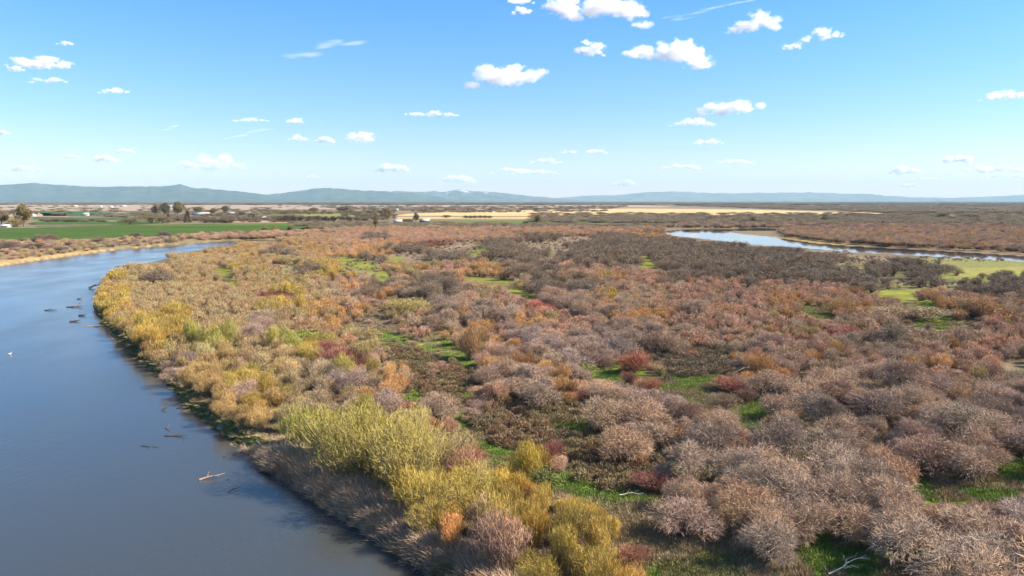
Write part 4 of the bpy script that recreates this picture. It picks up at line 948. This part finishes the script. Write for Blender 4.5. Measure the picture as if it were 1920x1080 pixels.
# ------------------------------------------------------------------ clouds
CL = [ # px, py, w, h, opacity, tilt deg, wispy, label
(75,114,112,30,5,0,0,'small bright cumulus at the river side of the sky with a ragged end'),(28,127,30,15,3,0,0,'little puff touching the bright cumulus over the river'),(90,150,75,14,.9,0,0,'faint thin cloud under the bright cumulus over the river'),
(213,169,64,13,3,0,0,'flat small cloud in the clear sky above the farm fields'),(122,80,32,10,.9,0,0,'faint puff above the bright cumulus over the river'),(600,92,165,34,.30,6,1,'long feathery wisp in the high blue sky'),
(940,140,155,50,6,8,0,'white cumulus with a peaked top in mid sky'),(808,211,112,17,4,0,0,'flat lens-like cloud below the peaked cumulus'),(675,256,62,28,4,0,0,'rounded cumulus above the farm grove'),(610,262,44,13,2.5,0,0,'small flat puff beside the rounded cumulus'),
(560,258,42,12,1.5,0,0,'faint flat puff in line with the rounded cumulus'),(552,225,34,14,1.6,0,0,'faint puff above the flat puffs'),(468,224,72,10,.8,0,0,'pale smear in the sky above the slanting streak'),(465,250,100,14,.3,8,1,'pale slanting streak of cloud'),
(410,300,92,40,3,0,0,'heaped cumulus low over the second mountain gap'),(350,308,52,18,1.3,0,0,'faint cloud at the foot of the heaped cumulus'),(195,296,54,18,2.2,0,0,'low puff above the first mountains'),(232,283,46,10,1.5,0,0,'thin flat cloud leaning on the low puff'),(135,293,32,10,1.2,0,0,'tiny pale cloud ahead of the low puff'),
(45,316,82,14,1.8,0,0,'low pale cloud just above the highest river-side ridge'),(735,314,74,20,2.6,0,0,'low white cloud above the middle mountains'),(860,336,74,20,2.0,0,0,'lowest pale cloud over the snowy peak'),(955,320,72,14,1.8,0,0,'flat low cloud beyond the snowy peak'),
(1120,14,215,52,7,-6,0,'largest cumulus, cut by the upper edge of the sky'),(978,20,44,14,2,0,0,'pale puff beside the largest cumulus'),(975,2,54,12,2.5,0,0,'pale puff at the very top of the sky'),(1106,89,60,30,5,-5,0,'small round cumulus between two large ones'),
(1255,98,184,50,7,-4,0,'long heaped cumulus with a knobbly top, second largest'),(1415,40,104,38,4,4,0,'soft cumulus high above the side channel'),(1330,18,190,18,.22,10,1,'high feathery streak beside the largest cumulus'),(1540,66,86,24,1.2,8,0,'thin torn cloud in the high inland sky'),(1485,86,38,14,1.0,4,0,'torn scrap below the soft cumulus'),
(1360,200,124,36,5,9,0,'bright tilted cumulus in the middle inland sky'),(1298,229,82,18,3,0,0,'flat cloud under the bright tilted cumulus'),(1328,265,58,14,1.6,0,0,'faint cloud lower than the flat one'),(1885,179,104,22,4,3,0,'long white cloud at the inland edge of the sky'),
(1278,312,78,15,1.8,0,0,'low cloud above the far end of the straw field'),(1380,303,72,14,1.1,0,0,'faint low cloud above the side channel'),(1170,343,54,17,2.0,0,0,'lowest small puff above the pale mountains'),(1118,284,44,11,1.6,0,0,'tiny flat cloud in the lower middle sky'),(1068,284,32,8,1.0,0,0,'tinier flat cloud in the lower middle sky'),
(1025,302,64,12,1.4,0,0,'thin cloud low in the middle of the sky'),(1003,322,94,12,1.6,0,0,'long thin cloud lying lowest in the middle sky'),(1795,298,66,22,2.6,0,0,'low peaked cloud over the inland horizon'),(1700,318,64,18,2.0,0,0,'low cloud leading the inland horizon row'),(1860,315,124,20,2.2,0,0,'long low cloud over the inland horizon'),
(1885,330,90,12,1.4,0,0,'thin underlying cloud over the inland horizon'),(1735,335,76,10,1.2,0,0,'thin lowest smear over the inland horizon'),(1705,347,44,11,1.6,0,0,'small lowest puff over the inland horizon'),(318,240,40,10,.3,10,1,'faint curl of cloud in the empty sky above the ploughed belt'),(6,248,20,11,1.6,0,0,'tiny puff at the river edge of the sky'),(585,331,32,8,.9,0,0,'faint speck of cloud low over the first mountain gap'),
]
def cloud_mat(dens, lobes, H, wispy):
    m = bpy.data.materials.new('cloud_vapour'); m.use_nodes = True; nt = m.node_tree; nt.nodes.clear()
    out = nt.nodes.new('ShaderNodeOutputMaterial'); v = nt.nodes.new('ShaderNodeVolumePrincipled')
    tc = N(nt, 'ShaderNodeTexCoord'); f = None
    for c, rr in lobes:
        a = N(nt, 'ShaderNodeVectorMath', operation='SUBTRACT'); nt.links.new(tc.outputs['Object'], a.inputs[0]); a.inputs[1].default_value = c
        d = N(nt, 'ShaderNodeVectorMath', operation='DIVIDE'); nt.links.new(a.outputs[0], d.inputs[0]); d.inputs[1].default_value = rr
        l = N(nt, 'ShaderNodeVectorMath', operation='LENGTH'); nt.links.new(d.outputs[0], l.inputs[0])
        f = l.outputs['Value'] if f is None else math_n(nt, 'MINIMUM', f, l.outputs['Value'])
    nz = N(nt, 'ShaderNodeTexNoise'); nz.inputs['Scale'].default_value = (3.4 if not wispy else 2.2)/H; nz.inputs['Detail'].default_value = 6; nz.inputs['Roughness'].default_value = .62
    mp = N(nt, 'ShaderNodeMapping'); mp.inputs['Scale'].default_value = (.8, .8, 1.1) if not wispy else (.35, 1, 1.6)
    nt.links.new(tc.outputs['Object'], mp.inputs[0]); nt.links.new(mp.outputs[0], nz.inputs['Vector'])
    g = math_n(nt, 'MULTIPLY_ADD', nz.outputs[0], 2.9 if not wispy else 3.2, -1.47 if not wispy else -1.65)
    g = math_n(nt, 'ADD', g, math_n(nt, 'SUBTRACT', .92, f))
    n = N(nt, 'ShaderNodeMath', operation='MULTIPLY', use_clamp=True); nt.links.new(g, n.inputs[0]); n.inputs[1].default_value = 1.0
    nt.links.new(math_n(nt, 'MULTIPLY', n.outputs[0], dens), v.inputs['Density'])
    v.inputs['Color'].default_value = (1, 1, 1, 1); v.inputs['Anisotropy'].default_value = 0
    nt.links.new(v.outputs[0], out.inputs['Volume']); return m
def cloud(i, px, py, w, h, op, tilt, wispy, label):
    el = (HOR - py)/F; D = min(1700/max(el, .01), 44000 if py > 250 else 26000)
    D = max(D, 1700/.29); r = np.random.default_rng(900+i)
    rx, ry, rz = [float(v) for v in ray(px, py)]; L = D/ry; cx, cy, cz = rx*L, D, CAMZ + rz*L
    if cz < 1290: k = 1290/cz; cx, cy, cz = cx*k, cy*k, CAMZ + (cz-CAMZ)*k; D *= k
    W, H = w*D/F, h*D/F
    bm = bmesh.new(); lobes = []
    for k in range(11):
        t = (k+.5)/11 - .5 + r.uniform(-.06, .06); env = math.sqrt(max(.05, 1-min(1, abs(2*t))**2))
        if wispy: rad = H*r.uniform(.14, .26); z = H*(r.uniform(-.12, .12) + .22*math.sin(t*5)); sx_ = max(2.8, W/H*.75)
        else: rad = H*r.uniform(.22, .42)*(.4+.6*env); z = -H*.42 + rad*.6 + r.uniform(0, 1)**1.2*max(0, H*env*.95 - rad*1.4); sx_ = 1.1 + min(2.2, W/H*.20)
        c = (t*max(W*.5, W - rad*sx_*1.2), r.uniform(-.2, .2)*min(W, H*2.5), z); rr = (rad*sx_, rad*1.3, rad*(.85 if not wispy else .6)); lobes.append((c, rr))
        bmesh.ops.create_icosphere(bm, subdivisions=2, radius=1.35, matrix=Matrix.Translation(c) @ Matrix.Diagonal((*rr, 1)))
    me = bpy.data.meshes.new('cloud'); bm.to_mesh(me); bm.free()
    o = bpy.data.objects.new('cloud', me); C.objects.link(o)
    rm = o.modifiers.new('r', 'REMESH'); rm.mode = 'VOXEL'; rm.voxel_size = max(H/14, W/120)
    dg = bpy.context.evaluated_depsgraph_get(); me2 = bpy.data.meshes.new_from_object(o.evaluated_get(dg))
    o.modifiers.clear(); o.data = me2
    me2.materials.clear(); me2.materials.append(cloud_mat(op*(1.4 if op > 2.6 else 3.6)/H, lobes, H, wispy))
    o.location = (cx, cy, cz); o.rotation_euler = (0, -R(tilt), 0)
    tag(o, label, 'cloud', 'small clouds in the blue sky')
for i, c in enumerate(CL): cloud(i, *c)
# ------------------------------------------------------------------ light
SUN_EL, SUN_AZ = R(37), R(92)                              # azimuth from the viewing direction towards the right
sd_ = Vector((math.sin(SUN_AZ)*math.cos(SUN_EL), math.cos(SUN_AZ)*math.cos(SUN_EL), math.sin(SUN_EL)))
sl = bpy.data.lights.new('sun', 'SUN'); sl.energy = 5.0; sl.angle = R(.5); sl.color = (1, .87, .70)
so = bpy.data.objects.new('sun', sl); C.objects.link(so); so.rotation_euler = sd_.to_track_quat('Z', 'Y').to_euler(); so.location = (0, 0, 200)
w = bpy.data.worlds.new('World'); S.world = w; w.use_nodes = True; nt = w.node_tree
bg = nt.nodes['Background']; sky = nt.nodes.new('ShaderNodeTexSky'); sky.sky_type = 'NISHITA'; sky.sun_disc = False
sky.sun_elevation = SUN_EL; sky.sun_rotation = SUN_AZ; sky.altitude = 1400; sky.air_density = 1.0; sky.dust_density = .6; sky.ozone_density = 2.0
hs = nt.nodes.new('ShaderNodeHueSaturation'); hs.inputs['Saturation'].default_value = 1.2; nt.links.new(sky.outputs[0], hs.inputs['Color'])
tcw = nt.nodes.new('ShaderNodeTexCoord'); sxw = nt.nodes.new('ShaderNodeSeparateXYZ'); nt.links.new(tcw.outputs['Generated'], sxw.inputs[0])
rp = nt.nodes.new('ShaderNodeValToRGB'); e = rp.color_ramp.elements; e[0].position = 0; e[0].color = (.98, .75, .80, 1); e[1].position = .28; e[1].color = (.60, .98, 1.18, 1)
k1 = e.new(.12); k1.color = (.80, .86, 1.0, 1); k2 = e.new(.6); k2.color = (1.35, 1.25, 1.15, 1); nt.links.new(sxw.outputs[2], rp.inputs[0])  # highest stop brightens the unseen upper sky, added as fill light
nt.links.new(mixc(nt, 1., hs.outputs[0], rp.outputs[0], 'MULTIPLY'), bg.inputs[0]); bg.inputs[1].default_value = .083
S.view_settings.view_transform = 'Standard'; S.view_settings.look = 'None'; S.view_settings.exposure = 1.35; S.view_settings.gamma = 1
S.cycles.volume_bounces = 16; S.cycles.max_bounces = 16; S.cycles.diffuse_bounces = 3; S.cycles.use_denoising = True
S.cycles.volume_max_steps = 256
